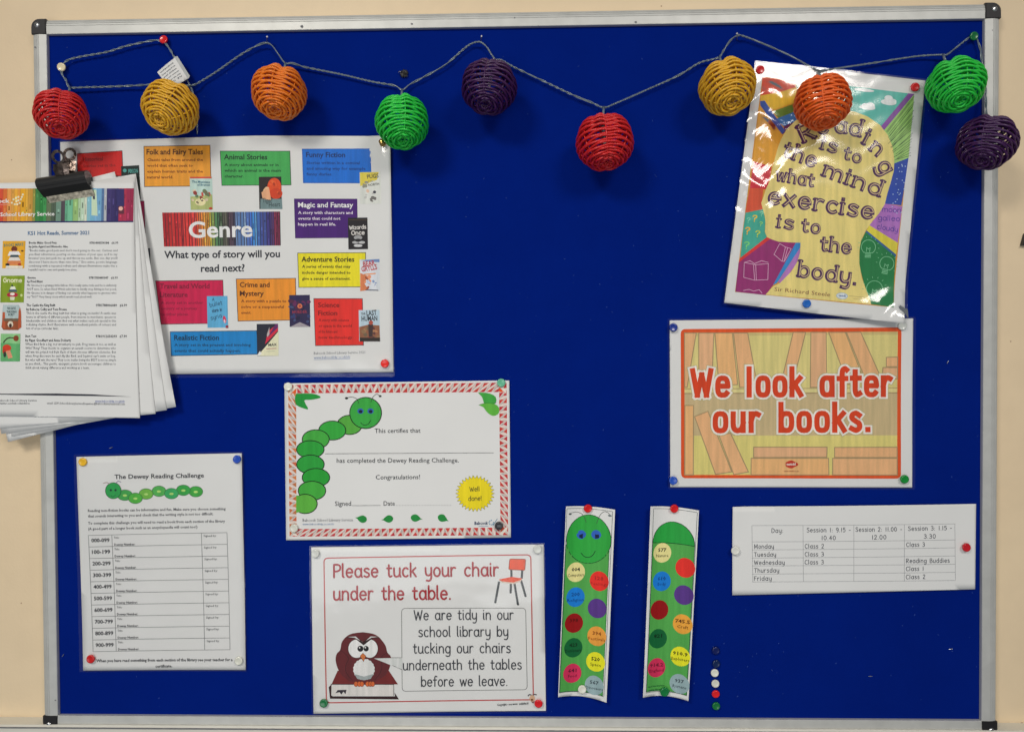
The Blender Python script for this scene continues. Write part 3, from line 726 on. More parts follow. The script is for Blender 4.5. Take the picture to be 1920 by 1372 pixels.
for (x, y), c in ((TI[0], 'd4541c'), (TI[1], 'd84a20'), (TI[2], 'cc4c30'), (TI[3], 'd4602c')):
    cx = 747; sx = 1 if x < cx else -1; sy = 1 if y < 860 else -1
    sh.poly([(x-13*sx, y-3*sy), (x-3*sx, y-13*sy), (x+3*sx, y-13*sy), (x-13*sx, y+3*sy)], 'd8d0c4', 0)
    sh.poly([(x-9*sx, y), (x, y-9*sy), (x, y)], c)
sh.T = (520, 700, 0.234375)
sh.part('caterpillar_drawing')
for cx, cy, rx, ry, c in ((580, 410, 100, 77, '4c9a38'), (442, 455, 108, 76, '2f9c38'), (310, 525, 108, 76, '3c9c3a'), (267, 605, 110, 70, '269434'), (268, 725, 110, 75, '259236'), (312, 830, 110, 73, '229230'), (280, 935, 110, 76, '3c9e38')):
    sh.ell(cx, cy, rx, ry, c, 7, '0c1c10', 32)
pts = [(154, 972)] + [(225+97*math.cos(R(a)), 1040-77*math.sin(R(a))) for a in range(120, -121, -12)] + [(154, 1110)]
sh.poly(pts, '55a43a'); sh.line(pts[1:-1], 7, '0c1c10')
sh.ell(708, 315, 127, 124, '339a3c', 7, '0c1c10', 40)
for ex in (667, 747): sh.ell(ex, 300, 25, 22, '2c5a9c'); sh.ell(ex+1, 304, 15, 13, '0c1830')
sh.line(Sm((668, 390), (685, 408), (708, 412), (730, 402), (748, 374)), 5, '0c2c18'); sh.line(Sm((652, 240), (640, 205), (600, 188), (560, 194)), 4, '2c302c'); sh.ell(555, 197, 13, 9, '20221e', n=10)
sh.line(Sm((750, 232), (765, 190), (795, 165), (822, 178)), 4, '2c302c'); sh.ell(824, 181, 12, 8, '20221e', n=10)
sh.part('leaf')
sh.poly(Sm((155, 160), (290, 162), (350, 190), (280, 208), (222, 212), (228, 240), (248, 285), (180, 265), (150, 240), (145, 190), (155, 160)), '1c8a34'); sh.part('leaf')
sh.poly(Sm((1605, 152), (1680, 155), (1740, 180), (1752, 220), (1730, 245), (1660, 240), (1640, 190), (1605, 152)), '3a9a3c'); sh.part('leaf'); sh.poly(Sm((1612, 252), (1670, 235), (1730, 240), (1772, 270), (1768, 320), (1725, 337), (1680, 310), (1650, 270), (1612, 252)), '58a83a'); sh.line(Sm((1612, 252), (1670, 235), (1730, 240), (1752, 228)), 3, '1c5c24')
for x, y, fx, rot in ((680, 1160, -1, 12), (890, 1160, -1, -8), (1108, 1153, 1, 10), (1322, 1155, 1, 25)):
    pts = []
    for a in range(0, 360, 20):
        rr = 34 if not (a < 10) else 55
        px, py = rr*math.cos(R(a))*(1.15), 30*math.sin(R(a))*(1-0.45*max(0, math.cos(R(a))))
        if a == 0: px = 56
        px *= fx; c_, s_ = math.cos(R(rot)), math.sin(R(rot)); pts.append((x+px*c_-py*s_, y+px*s_+py*c_))
    sh.part('leaf'); sh.poly(pts, '1e8038', 1 if fx == -1 and x == 680 else 0)
sh.part('star_badge'); pts = []
for k in range(60):
    a = 2*math.pi*k/60; rx, ry = ((158, 148) if k % 2 == 0 else (130, 122)); pts.append((1582+rx*math.cos(a), 958+ry*math.sin(a)))
sh.poly(pts, '8c8a30'); pts = []
for k in range(60):
    a = 2*math.pi*k/60; rx, ry = ((150, 140) if k % 2 == 0 else (125, 117)); pts.append((1582+rx*math.cos(a), 958+ry*math.sin(a)))
sh.poly(pts, 'e4c81c')
sh.part('lettering')
sh.stroke('Well', 1541, 943, 1620, 938, 24, 5, '2c2c20'); sh.stroke('done!', 1530, 1017, 1636, 1013, 24, 5, '2c2c20')
sh.text('This certifies that', 781, 474, 1146, 471, 33, '3c3e42', False, 2); sh.line([(384, 640), (1732, 633)], 3, '4c4e50')
sh.text('has completed the Dewey Reading Challenge.', 478, 711, 1452, 709, 34, '3c3e42', False, 2); sh.text('Congratulations!', 790, 844, 1142, 842, 34, '3c3e42', False, 2)
sh.text('Signed', 465, 1055, 593, 1053, 34, '3c3e42', False, 2); sh.text('Date', 853, 1053, 942, 1052, 34, '3c3e42', False, 2); sh.line([(598, 1053), (828, 1052)], 3, '5c5e60')
for i in range(20): sh.line([(955+i*22.5, 1052), (962+i*22.5, 1052)], 4, '7c7e80', 0)
sh.text('Babcock School Library Service', 205, 1181, 607, 1177, 22, '74767a', False, 1); sh.text('www.babcockldp.co.uk/sls', 205, 1209, 455, 1207, 15, '6c86a8', False, 1)
sh.text('Babcock', 1578, 1207, 1686, 1205, 24, '2c3c5c', True, 1); sh.line([(1610, 1220), (1690, 1219)], 3, '6c8aa8')
for a in range(0, 300, 45): sh.ell(1712+18*math.cos(R(a)), 1190+18*math.sin(R(a)), 5, 5, '5c86a0', n=8, adv=0)
sh.line([(1722, 1218), (1760, 1160)], 4, '4c7890'); sh.build()

# ===== dewey challenge sheet (laminated)
DQ = [(146.4, 855.5), (455, 848.7), (462, 1253.6), (158.3, 1254.7)]
def dcurl(x, y): return 0.0008 + 0.0016*(1+math.sin((y-850)/400*5.2+1.2))*0.5 + 0.0010*((x-305)/155)**2
sh = Sheet('challenge_sheet', DQ, 0.001, 'portrait laminated reading challenge sheet with a ten row table under a small green caterpillar', 'sheet', curl=dcurl, g=14)
sh.part('lettering'); sh.T = (130, 840, 0.18229); GR = '44464a'
sh.text('The Dewey Reading Challenge', 478, 312, 1395, 296, 42, '2c2e34', True, 2)
for t, y, x1, s in (('Reading non-fiction books can be informative and fun. Make sure you choose something', 650, 1618, -20), ('that sounds interesting to you and check that the writing style is not too difficult.', 706, 1490, -24),
                    ('To complete this challenge you will need to read a book from each section of the library', 779, 1610, -22), ('(A good part of a longer book such as an encyclopaedia will count too!)', 836, 1326, -20)):
    sh.text(t, 205, y, x1, y+s, 26, GR, True, 1)
cp = sh.part('caterpillar_drawing')
for cx, cy, c in ((1310, 442, '3a9c3c'), (1182, 428, '2f9840'), (932, 438, '4aa44c'), (1060, 462, '34a05a'), (800, 466, '6cac40'), (583, 478, '3c9c48'), (690, 510, '48a438')):
    sh.ell(cx, cy, 72 if cx != 583 else 78, 54, c, 6, '2c6c38', 24); sh.ell(cx, cy+3, 22, 12, 'a8d070', n=12)
sh.ell(465, 432, 80, 82, '239848', 6, '14502c', 32)
for ex in (440, 488): sh.ell(ex, 426, 12, 12, '0c2c2c', n=12)
sh.line(Sm((440, 480), (462, 494), (490, 474)), 5, '0c4028'); sh.line(Sm((428, 365), (400, 348), (362, 356)), 6, '8c706c'); sh.line(Sm((492, 358), (515, 334), (545, 345)), 6, '6c6088')
sh.T = (0, 0, 1); sh.part('table_grid')
TQ = [(167.9, 1002.2), (427.1, 997.1), (432.6, 1215.9), (176.5, 1219.6)]
for k in range(11): sh.line([bil(TQ, 0, k/10), bil(TQ, 1, k/10)], 0.75, '6a6c6e', 0)
sh.lv += 1
for u in (0, 0.168, 0.814, 1): sh.line([bil(TQ, u, 0), bil(TQ, u, 1)], 0.75, '6a6c6e', 0)
sh.part('lettering')
for k in range(10):
    a = bil(TQ, 0.020, k/10+0.055); b = bil(TQ, 0.150, k/10+0.055)
    t = '%d00-%d99' % (k, k); sh.text(t, a[0], a[1]+1, b[0], b[1]+1, 6.4, '2c2e34', True, 2)
    a = bil(TQ, 0.182, k/10+0.028); sh.text('Title:', a[0], a[1]+1, a[0]+10, a[1]+0.8, 3.6, GR, False, 1)
    a = bil(TQ, 0.182, k/10+0.090); sh.text('Dewey Number:', a[0], a[1]+0.6, a[0]+39, a[1]+0.1, 3.8, GR, True, 1)
    a = bil(TQ, 0.830, k/10+0.028); sh.text('Signed by:', a[0], a[1]+1, a[0]+24, a[1]+0.6, 3.8, GR, False, 1)
sh.T = (130, 1040, 0.18229); sh.text('When you have read something from each section of the library see your teacher for a', 290, 1092, 1688, 1080, 28, '303238', True, 1); sh.text('certificate.', 893, 1150, 1066, 1146, 28, '303238', True, 1)
sh.T = (0, 0, 1); film(sh, [(142, 851), (458.5, 845), (464.5, 1256), (152, 1257)], r=3, wr=lambda x, y: 0.00015*math.sin(y*0.05)+0.0001*math.sin(x*0.07+y*0.03)); sh.build()

# ===== tuck your chair poster
PQ = [(584.7, 1024.7), (1019, 1019.8), (1023.6, 1330.7), (589, 1335.6)]
def pcurl(x, y): return 0.001 + 0.0014*(1+math.sin((x-585)/430*4+2))*0.5 + 0.0008*math.sin((y-1020)/310*3)
sh = Sheet('tuck_chair_poster', PQ, 0.001, 'laminated poster in red lettering with a brown owl on a book and an orange chair', 'poster', curl=pcurl, g=14)
sh.T = (570, 1010, 0.24479)
sh.part('printed_border'); q = rrect([(157, 142), (1737, 118), (1757, 1225), (176, 1246)], 34, 6); sh.line(q+[q[0]], 9, 'b04440')
sh.part('chair_drawing')
for a, b in (((1588, 225), (1590, 305)), ((1672, 225), (1668, 300)), ((1495, 322), (1466, 480)), ((1585, 335), (1583, 405)), ((1662, 310), (1697, 432)), ((1612, 335), (1639, 498))): sh.line([a, b], 17, '3c4042', 0)
sh.lv += 1
for x, y in ((1466, 482), (1583, 407), (1697, 434), (1640, 498)): sh.ell(x, y, 9, 6, '2c2e30', n=10, adv=0)
sh.poly([(1492, 312), (1592, 288), (1672, 300), (1660, 322), (1606, 342), (1520, 332)], 'c8b8a8'); sh.poly([(1492, 306), (1592, 286), (1672, 298), (1655, 312), (1602, 330), (1515, 320)], 'd8481c')
q = rrect([(1576, 150), (1698, 152), (1692, 236), (1568, 230)], 12); sh.poly(q, 'dc4a1c'); sh.line(q+[q[0]], 5, '843418')
sh.part('speech_bubble'); q = rrect([(750, 526), (1698, 524), (1710, 1148), (754, 1160)], 30, 6)
sh.line(q+[q[0]], 4, '50504e'); 
sh.part('owl_drawing')
sh.poly([(262, 1000), (645, 990), (722, 1106), (214, 1106)], '6c1c1c'); sh.poly([(205, 1104), (690, 1108), (690, 1196), (205, 1192)], 'd0ccc8'); sh.line([(210, 1104), (692, 1107)], 5, '241414'); sh.line([(690, 1106), (690, 1194)], 4, '3c2420')
sh.poly([(194, 1125), (216, 1104), (213, 1188), (224, 1196), (700, 1198), (695, 1168), (730, 1222), (204, 1214)], '301414')
sh.poly([(245, 1172), (262, 1148), (330, 1146), (322, 1180), (306, 1160), (290, 1182), (276, 1164)], '2c2430')
sh.poly(Sm((455, 706), (555, 728), (622, 800), (642, 862), (668, 895), (664, 960), (636, 1024), (588, 1062), (530, 1088), (380, 1086), (312, 1052), (268, 994), (247, 920), (256, 870), (282, 840), (298, 775), (356, 722), (455, 706)), '5c1c20')
sh.line(Sm((350, 905), (325, 960), (330, 1020), (375, 1072)), 4, '3a1014'); sh.line(Sm((590, 905), (600, 960), (585, 1020), (545, 1070)), 4, '3a1014'); sh.line(Sm((282, 840), (330, 880), (345, 905)), 4, '3a1014'); sh.line(Sm((642, 862), (610, 880), (590, 905)), 4, '3a1014')
sh.ell(408, 832, 66, 72, 'dcdcda', 4, '3a1a1a', 28); sh.ell(508, 832, 62, 72, 'dcdcda', 4, '3a1a1a', 28); sh.poly([(440, 800), (478, 800), (474, 868), (446, 868)], 'dcdcda')
sh.poly([(310, 750), (400, 735), (452, 782), (520, 735), (592, 752), (530, 752), (460, 806), (392, 752)], '2c1214'); sh.poly([(340, 742), (400, 738), (436, 772), (392, 748)], 'cccac8'); sh.poly([(570, 742), (515, 738), (478, 772), (520, 748)], 'cccac8')
sh.ell(436, 832, 23, 23, '141418', n=20); sh.ell(480, 832, 20, 21, '141418', n=20); sh.ell(430, 824, 6, 6, 'e8e8e8', n=8); sh.ell(474, 824, 6, 6, 'e8e8e8', n=8)
pts = []
for k in range(36):
    a = 2*math.pi*k/36; rr = 1.0 if k % 2 else 0.94; pts.append((463+84*rr*math.cos(a), 990+84*rr*math.sin(a)))
sh.poly(pts, 'd4d4d2'); sh.poly([(390, 1025), (463, 1045), (536, 1025), (515, 1062), (463, 1074), (412, 1062)], '98a0a0')
sh.poly([(455, 866), (478, 888), (460, 930), (434, 888)], 'c87038'); sh.line([(455, 866), (478, 888), (460, 930), (434, 888), (455, 866)], 3, '5c3018')
for x in (402, 428, 448, 490, 512, 530): sh.ell(x, 1102, 15, 20, 'c8602c', 3, '6c3014', 12)
sh.poly([(540, 906), (755, 902), (755, 994)], 'c9cbc9'); sh.line([(752, 902), (668, 902)], 4, '50504e', 0); sh.line([(668, 955), (755, 994)], 4, '50504e', 0)
sh.part('lettering')
sh.stroke('Please tuck your chair', 232, 288, 1490, 278, 66, 14, '9c1a24', 2.4, flick=True); sh.stroke('under the table.', 232, 460, 1128, 456, 66, 14, '9c1a24', 2.4, flick=True)
TX = '34363c'
for t, x0, y0, x1, y1 in (('We are tidy in our', 846, 614, 1604, 610), ('school library by', 880, 742, 1564, 738), ('tucking our chairs', 840, 868, 1582, 864), ('underneath the tables', 762, 996, 1666, 990), ('before we leave.', 900, 1122, 1560, 1116)):
    sh.stroke(t, x0, y0, x1, y1, 50, 8.5, TX, 2.6, flick=True)
sh.text('Copyright - see www.', 1480, 1272, 1640, 1262, 16, '4c4e50', True, 1); sh.text('website.nl', 1648, 1264, 1718, 1258, 18, '4c4e50', True, 1)
sh.part('corner_emblem'); sh.line(Sm((1715, 1196), (1728, 1184), (1745, 1192)), 8, '3c3038', 1); sh.line(Sm((1750, 1190), (1766, 1182), (1782, 1186)), 8, '3c3038', 1); sh.ell(1748, 1214, 21, 26, 'c8a486'); sh.ell(1746, 1224, 10, 8, '6c4424'); sh.poly([(1738, 1238), (1765, 1236), (1756, 1252)], '6c3c3c')
sh.T = (0, 0, 1); film(sh, [(581, 1021.5), (1021, 1016.5), (1026, 1334), (586, 1339)], r=3, wr=lambda x, y: 0.00012*math.sin(y*0.05+x*0.02)); sh.build()

# ===== reading poster (wrinkled laminate)
RQ = [(1416, 119), (1733, 153), (1686, 607), (1356, 568)]
def rcurl(x, y):
    v = min(1.05, max(0, (y-130)/450)); u = (x-1360)/370
    c = max(0, 1-math.hypot((x-1690)/125, (y-612)/95)); return 0.0025 + 0.0028*v*v + 0.0016*math.sin(u*3.1)*(1-v) + 0.0085*c**1.6
sh = Sheet('reading_poster', RQ, 0.003, 'tilted glossy poster with a yellow head shape filled with purple words', 'poster', curl=rcurl, g=12)
t_ = lambda x, y: (1340+x*0.21354, 100+y*0.21354); b_ = lambda x, y: (1340+x*0.21354, 350+y*0.21354)
IN = [(1428, 146), (1712, 178.5), (1669, 577), (1376, 548)]
pic = sh.part('printed_picture')
sh.poly(IN, 'c88c2c')   # orange field shows left
head = [b_(435, 950), b_(500, 880), b_(560, 850), b_(660, 750), b_(715, 660), b_(738, 580), b_(742, 498), b_(640, 494), b_(550, 488), b_(490, 468), b_(448, 448), b_(432, 400), b_(437, 330), b_(430, 260), b_(412, 200), b_(400, 150), b_(420, 95),
        b_(440, 30), t_(478, 1120), t_(500, 1010), t_(520, 930), t_(545, 840), t_(575, 760), t_(620, 680), t_(700, 600), t_(800, 550), t_(960, 515), t_(1120, 510), t_(1215, 522), t_(1330, 565), t_(1440, 640), t_(1510, 730), t_(1550, 830), t_(1565, 940), t_(1560, 1040), t_(1530, 1150), t_(1505, 1230),
        b_(1480, 160), b_(1430, 240), b_(1370, 310), b_(1310, 395), b_(1270, 480), b_(1255, 570), b_(1255, 680), b_(1275, 800), b_(1310, 900), b_(1345, 1000), b_(1350, 1035)]
P = sh.poly
P([t_(412, 218), t_(690, 258), t_(700, 312), t_(560, 352), t_(480, 372), t_(400, 380)], 'c44428')
P([t_(400, 380), t_(560, 352), t_(700, 312), t_(760, 420), t_(520, 500), t_(395, 480)], 'd0a828')
P([t_(500, 520), t_(640, 470), t_(800, 420), t_(800, 540), t_(560, 590)], '5c7c2c'); P([t_(520, 590), t_(700, 520), t_(820, 500), t_(760, 620), t_(600, 650)], '2c70b0')
P([t_(600, 650), t_(760, 580), t_(800, 600), t_(640, 690), t_(585, 720)], '5c2458'); P([t_(390, 430), t_(430, 425), t_(610, 690), t_(585, 720), t_(395, 480)], '2c4c9c')
P([t_(690, 250), t_(800, 262), t_(780, 330), t_(715, 330)], '1c6c3c'); P([t_(1180, 300), t_(1700, 362), t_(1445, 665), t_(1340, 570), t_(1215, 522), t_(1100, 500), t_(1100, 300)], '58b0a4')
P([t_(1690, 360), t_(1745, 366), t_(1470, 690), t_(1440, 660)], '84489c'); P([t_(1745, 366), IN[1], t_(1700, 830), t_(1690, 930), t_(1565, 975), t_(1550, 830), t_(1470, 690)], '9cc470')
P([t_(1565, 975), t_(1690, 925), t_(1640, 1264), b_(1625, 170), b_(1470, 155), t_(1505, 1230), t_(1560, 1040)], '2444a0')
P([b_(1478, 155), b_(1634, 178), b_(1592, 498), b_(1345, 345), b_(1430, 240)], 'a46ab4'); P([b_(1345, 345), b_(1592, 498), b_(1578, 600), b_(1320, 390)], 'd0c43c'); P([b_(1320, 390), b_(1578, 600), b_(1573, 625), b_(1310, 405)], '2c5c8c')
P([b_(1310, 403), b_(1573, 622), IN[2], b_(1350, 1035), b_(1300, 880), b_(1250, 680), b_(1262, 500)], '14743c')
P([t_(385, 480), t_(395, 470), t_(590, 740), t_(540, 860), t_(505, 1000), t_(330, 960)], 'd89a30')
P([t_(330, 955), t_(430, 985), t_(490, 1010), t_(475, 1100), t_(450, 1200), b_(420, 30), b_(300, 20), t_(318, 1060)], 'c42434'); P([b_(300, 20), b_(420, 20), b_(405, 150), b_(415, 210), b_(262, 235), b_(275, 150)], 'cc5030')
P([b_(262, 235), b_(415, 205), b_(437, 300), b_(430, 400), b_(448, 448), b_(215, 640), b_(240, 400)], '3aa08c'); P([b_(448, 448), b_(480, 462), b_(200, 672), b_(215, 630)], 'cc2c2c')
P([b_(200, 672), b_(480, 462), b_(550, 488), b_(742, 498), b_(500, 870), b_(435, 955), b_(172, 925)], '8c2468'); P([b_(700, 498), b_(742, 498), b_(738, 540), b_(535, 850), b_(500, 868)], '2c80c0'); P([b_(738, 540), b_(735, 600), b_(700, 690), b_(640, 770), b_(560, 850), b_(545, 840)], 'a870b4')
P(head, 'e2ca7c')
sh.part('printed_details')
for cx, cy, rx, ry in ((1330, 485, 70, 24), (1355, 465, 40, 22), (1310, 468, 30, 20), (1515, 440, 70, 26), (1515, 405, 38, 26), (1550, 430, 35, 20), (1480, 440, 30, 18), (1300, 335, 90, 14)):
    x, y = t_(cx, cy); sh.ell(x, y, rx*.2135, ry*.2135, 'd8dede', n=12, rot=6)
r_ = random.Random(3)
for i in range(22):
    k = i/21; a = t_(1745-k*20, 385+k*520); b = t_(1475+k*90, 700+k*250); 
    sh.line([(a[0]-r_.uniform(0, 5), a[1]), (b[0]+r_.uniform(0, 8), b[1]+r_.uniform(-2, 2))], 0.7, '1c3c2c', 0)
sh.lv += 1
for i in range(26):
    u, v = r_.random(), r_.random(); x, y = t_(1575+u*100-v*40, 980+v*430); sh.ell(x, y, 1.1, 1.1, 'a8c0e0', n=6, adv=0)
for t, x0, y0, x1, y1 in (('moon', 1455, 225, 1620, 235), ('galleo', 1420, 300, 1610, 310), ('cloudy', 1410, 375, 1590, 405)):
    a = b_(x0, y0); b = b_(x1, y1); sh.stroke(t, a[0], a[1], b[0], b[1], 6.5, 1.0, '3c2c90', 2)
for x, y, s_, rot in ((1335, 535, 62, 4), (1495, 680, 62, 14), (1385, 900, 70, 6)):
    c, q = math.cos(R(rot)), math.sin(R(rot)); tr = lambda a, b: b_(x+a*c-b*q, y+a*q+b*c); W8 = '7ac090'
    sh.line([tr(-0.45*s_, 0.75*s_)] + [tr(s_*math.cos(R(a)), -s_*math.sin(R(a))) for a in range(235, -56, -18)] + [tr(0.45*s_, 0.75*s_)], 1.1, W8, 0)
    if y < 850:
        for k in range(4): sh.line([tr(-0.42*s_, (0.85+k*0.2)*s_), tr(0.42*s_, (0.82+k*0.2)*s_)], 1.3, W8, 0)
    sh.line([tr(-0.25*s_, 0.7*s_), tr(-0.25*s_, 0.1*s_), tr(0, 0.3*s_), tr(0.25*s_, 0.1*s_), tr(0.2*s_, 0.7*s_)], 1.0, W8, 0)
    for a in range(-30, 211, 27): sh.line([tr(1.35*s_*math.cos(R(a)), -1.35*s_*math.sin(R(a))), tr(1.55*s_*math.cos(R(a)), -1.55*s_*math.sin(R(a)))], 0.9, W8, 0)
def book(pts, w=1.0):
    for q in pts: sh.line([b_(*p) for p in q], w, 'd0a4c0', 0)
book([[(250, 670), (245, 800), (340, 825), (455, 820), (460, 680), (350, 690), (250, 670)], [(330, 690), (340, 825)], [(350, 690), (355, 825)], [(250, 670), (300, 655), (340, 680), (400, 655), (460, 670)]])
book([[(560, 505), (510, 600), (580, 660), (600, 660), (660, 550), (610, 535), (560, 505)], [(610, 535), (580, 660)], [(630, 540), (596, 662)]]); book([[(240, 915), (290, 905), (330, 920), (380, 908), (405, 940)]])
for x, y, c, s_ in ((285, 300, '7cc8a8', 1), (335, 290, 'e0b838', 1.3), (395, 330, '8cc86c', .9), (270, 400, 'e8a430', 1.4), (360, 425, 'b8c848', 1.3), (260, 530, '6cc070', 1.5), (400, 245, '7cc8a0', 1)):
    a = b_(x-15, y+20); sh.stroke('?', a[0], a[1], a[0]+7*s_, a[1]+0.8, 6*s_, 1.7*s_, c, cap=1)
sh.part('lettering')
def fancy(t, x0, y0, x1, y1, xh, fn, w=2.6):
    a = fn(x0, y0); b = fn(x1, y1)
    k = xh*.2135*0.86; w = xh*.2135*0.31
    sh.stroke(t, a[0], a[1], b[0], b[1], k, w, '482250', 3.4, cap=2, serif=1.25)
    sh.stroke(t, a[0]+w*0.20, a[1]-w*0.05, b[0]+w*0.20, b[1]-w*0.05, k, w*0.24, 'c4ac84', 3.4, cap=0, lvo=3)
for ch, x, y, rot, s_ in (('R', 770, 790, -24, 115), ('e', 900, 720, -12, 105), ('a', 1045, 705, 2, 100), ('d', 1165, 715, 14, 105), ('i', 1285, 800, 28, 110), ('n', 1345, 855, 40, 100), ('g', 1415, 990, 62, 105)):
    wd = glyph(ch)[0]/10*s_*1.0; fancy(ch, x, y, x+wd*math.cos(R(rot)), y+wd*math.sin(R(rot)), s_, t_, 3.4)
fancy('is', 920, 848, 1050, 885, 88, t_); fancy('to', 1115, 930, 1260, 975, 82, t_); fancy('the', 585, 905, 860, 1010, 100, t_, 3.0); fancy('mind', 935, 1080, 1430, 1262, 102, t_, 3.2)
fancy('what', 530, 1120, 850, 1178, 84, t_, 2.2); fancy('exercise', 460, 150, 1370, 288, 108, b_, 3.4); fancy('is', 540, 362, 675, 380, 86, b_, 3.0); fancy('to', 750, 396, 905, 418, 86, b_, 3.0)
fancy('the', 915, 562, 1175, 592, 92, b_, 3.2); fancy('body.', 718, 788, 1225, 862, 100, b_, 3.4)
a = b_(510, 918); b = b_(998, 968); sh.text('Sir Richard Steele', a[0], a[1], b[0], b[1], 7, '7a4a34', False, 2)
em = sh.part('printed_emblem'); a = b_(1102, 962)
sh.ell(a[0], a[1], 11, 6.2, '9ab0c4', n=14, rot=5); sh.ell(a[0], a[1], 9.4, 5, 'd4dce0', n=14, rot=5); sh.text('twinkl', a[0]-6.5, a[1]+1.2, a[0]+7, a[1]+2, 4, '2c5c9c', True, 1)
a = b_(1165, 962); sh.line([a, (a[0]+30, a[1]+3)], 0.8, 'a09060'); a = b_(1195, 985); sh.line([a, (a[0]+19, a[1]+2)], 0.8, 'a09060')
def r_wr(x, y):
    # creased film: strong along the left edge and in the lower right corner, slight elsewhere
    v = (y-119)/455; xl = 1416 - 60*v; dl = (x-xl)
    m1 = max(0, 1-abs(dl-20)/75)*max(0, min(1, (y-150)/40))*max(0, min(1, (425-y)/60))
    m2 = max(0, 1-math.hypot((x-1668)/80, (y-592)/52))
    w1 = 0.0017*math.sin((x*0.45+y)*0.085+1.4*math.sin(x*0.06+y*0.02)) + 0.00028*math.sin((x*0.8-y*0.6)*0.24+1.5*math.sin(y*0.1)) + 0.00018*math.sin(x*0.5+y*0.62+2*math.sin(y*0.11))
    w2 = 0.0010*math.sin(y*0.11+0.04*x+1.2*math.sin(x*0.08)) + 0.00025*math.sin(x*0.22+2*math.sin(y*0.15))
    return min(1, 1.5*m1)*(w1+0.0020) + min(1, 1.3*m2)*(w2+0.0016) + 0.00016*math.sin(y*0.16+math.sin(x*0.05)*2) + 0.0003
film(sh, [(1413, 117), (1736, 151.5), (1689, 611), (1352.5, 571)], mat=M_film_w, r=3, wr=r_wr, step=3.5, lift=0.0018)
sh.build()

# ===== look after our books poster
BQ = [(1255.3, 600.8), (1711.3, 597), (1709.2, 913.3), (1256.8, 912.8)]
sh = Sheet('books_poster', BQ, 0.001, 'laminated poster in an orange border with large red words over faded bookshelves', 'poster', curl=wavy(BQ, 0.0014, 9), g=14)
sh.T = (1230, 580, 0.26042)
pic = sh.part('printed_picture')
q = rrect([(176, 142), (1764, 130), (1760, 1216), (180, 1214)], 38, 6); P = sh.poly
P(q, 'd04c14'); inn = rrect([(202, 170), (1738, 160), (1733, 1192), (206, 1190)], 16, 4); P(inn, 'ccc07c')
P([(203, 604), (1736, 600), (1735, 905), (205, 908)], 'bca87e'); P([(203, 572), (1736, 565), (1736, 600), (203, 604)], 'd0c486'); P([(206, 908), (1734, 905), (1733, 1190), (206, 1190)], 'cec274')
P([(202, 168), (1738, 160), (1738, 182), (202, 192)], 'c0ae74')
BR_ = 'c89c66'; LN = '9c8660'
def bk(pts, c=BR_):
    sh.poly(pts, c, 0)
sh.lv += 1
BK = [[(204, 170), (288, 170), (222, 560), (204, 560)], [(306, 170), (415, 170), (402, 470), (306, 470)], [(422, 170), (548, 170), (585, 540), (450, 548)], [(556, 170), (658, 170), (715, 480), (705, 560), (600, 560)],
      [(985, 165), (1075, 165), (990, 500), (905, 500)], [(1112, 165), (1222, 165), (1226, 560), (1108, 560)], [(1240, 165), (1360, 165), (1500, 520), (1380, 540)], [(1368, 165), (1470, 163), (1640, 540), (1520, 540)],
      [(1656, 345), (1737, 342), (1737, 412), (1656, 412)], [(1632, 418), (1737, 418), (1737, 500), (1625, 500)], [(206, 690), (268, 690), (268, 1190), (206, 1190)], [(276, 770), (372, 732), (545, 1168), (428, 1186)],
      [(450, 900), (535, 890), (665, 1168), (560, 1188)], [(702, 990), (1230, 990), (1228, 1062), (702, 1065)], [(684, 1070), (1240, 1070), (1243, 1190), (684, 1190)], [(1284, 992), (1733, 990), (1733, 1064), (1284, 1064)], [(1270, 1070), (1733, 1070), (1733, 1190), (1270, 1190)]]
for i, pts in enumerate(BK): bk(pts, ['d8a878', 'd4a67c', 'daaa72', 'd6a676'][i % 4])
sh.lv += 1
for i, pts in enumerate(BK): sh.line(pts+[pts[0]], 7, LN, 0, 0, 0.3*(i % 3))
sh.line([(203, 572), (1736, 565)], 5, LN); sh.line([(203, 604), (1736, 600)], 8, LN, 0)
sh.part('lettering')
for args in (('We look after', 262, 617, 1688, 613, 122, 0), ('our books.', 420, 872, 1538, 868, 122, 0)):
    t, x0, y0, x1, y1, xh, _ = args
    sh.stroke(t, x0, y0, x1, y1, xh, 74, 'a89c68', 4.6, cap=2, sq=2.9); sh.lv += 3
    sh.stroke(t, x0, y0, x1, y1, xh, 66, 'e0d6cc', 4.6, cap=2, sq=2.9); sh.lv += 3
    sh.stroke(t, x0, y0, x1, y1, xh, 38, 'c83a0c', 4.6, cap=2, sq=2.9)
sh.part('printed_emblem'); blob = [(972+46*math.cos(R(a))*(1+0.12*math.cos(R(3*a))), 1114+26*math.sin(R(a))*(1+0.12*math.cos(R(4*a)))) for a in range(0, 360, 15)]
P(blob, 'b8301c'); sh.text('twinkl', 938, 1122, 1004, 1120, 17, 'e8dcd0', True, 1); sh.text('www.twinkl.co.uk', 918, 1167, 1027, 1167, 9, '8c3c24', True, 1)
sh.T = (0, 0, 1); film(sh, [(1251, 597), (1716, 593.5), (1714, 917), (1252.5, 916.5)], r=4, wr=lambda x, y: 0.0001*math.sin(y*0.05+x*0.03)); sh.build()

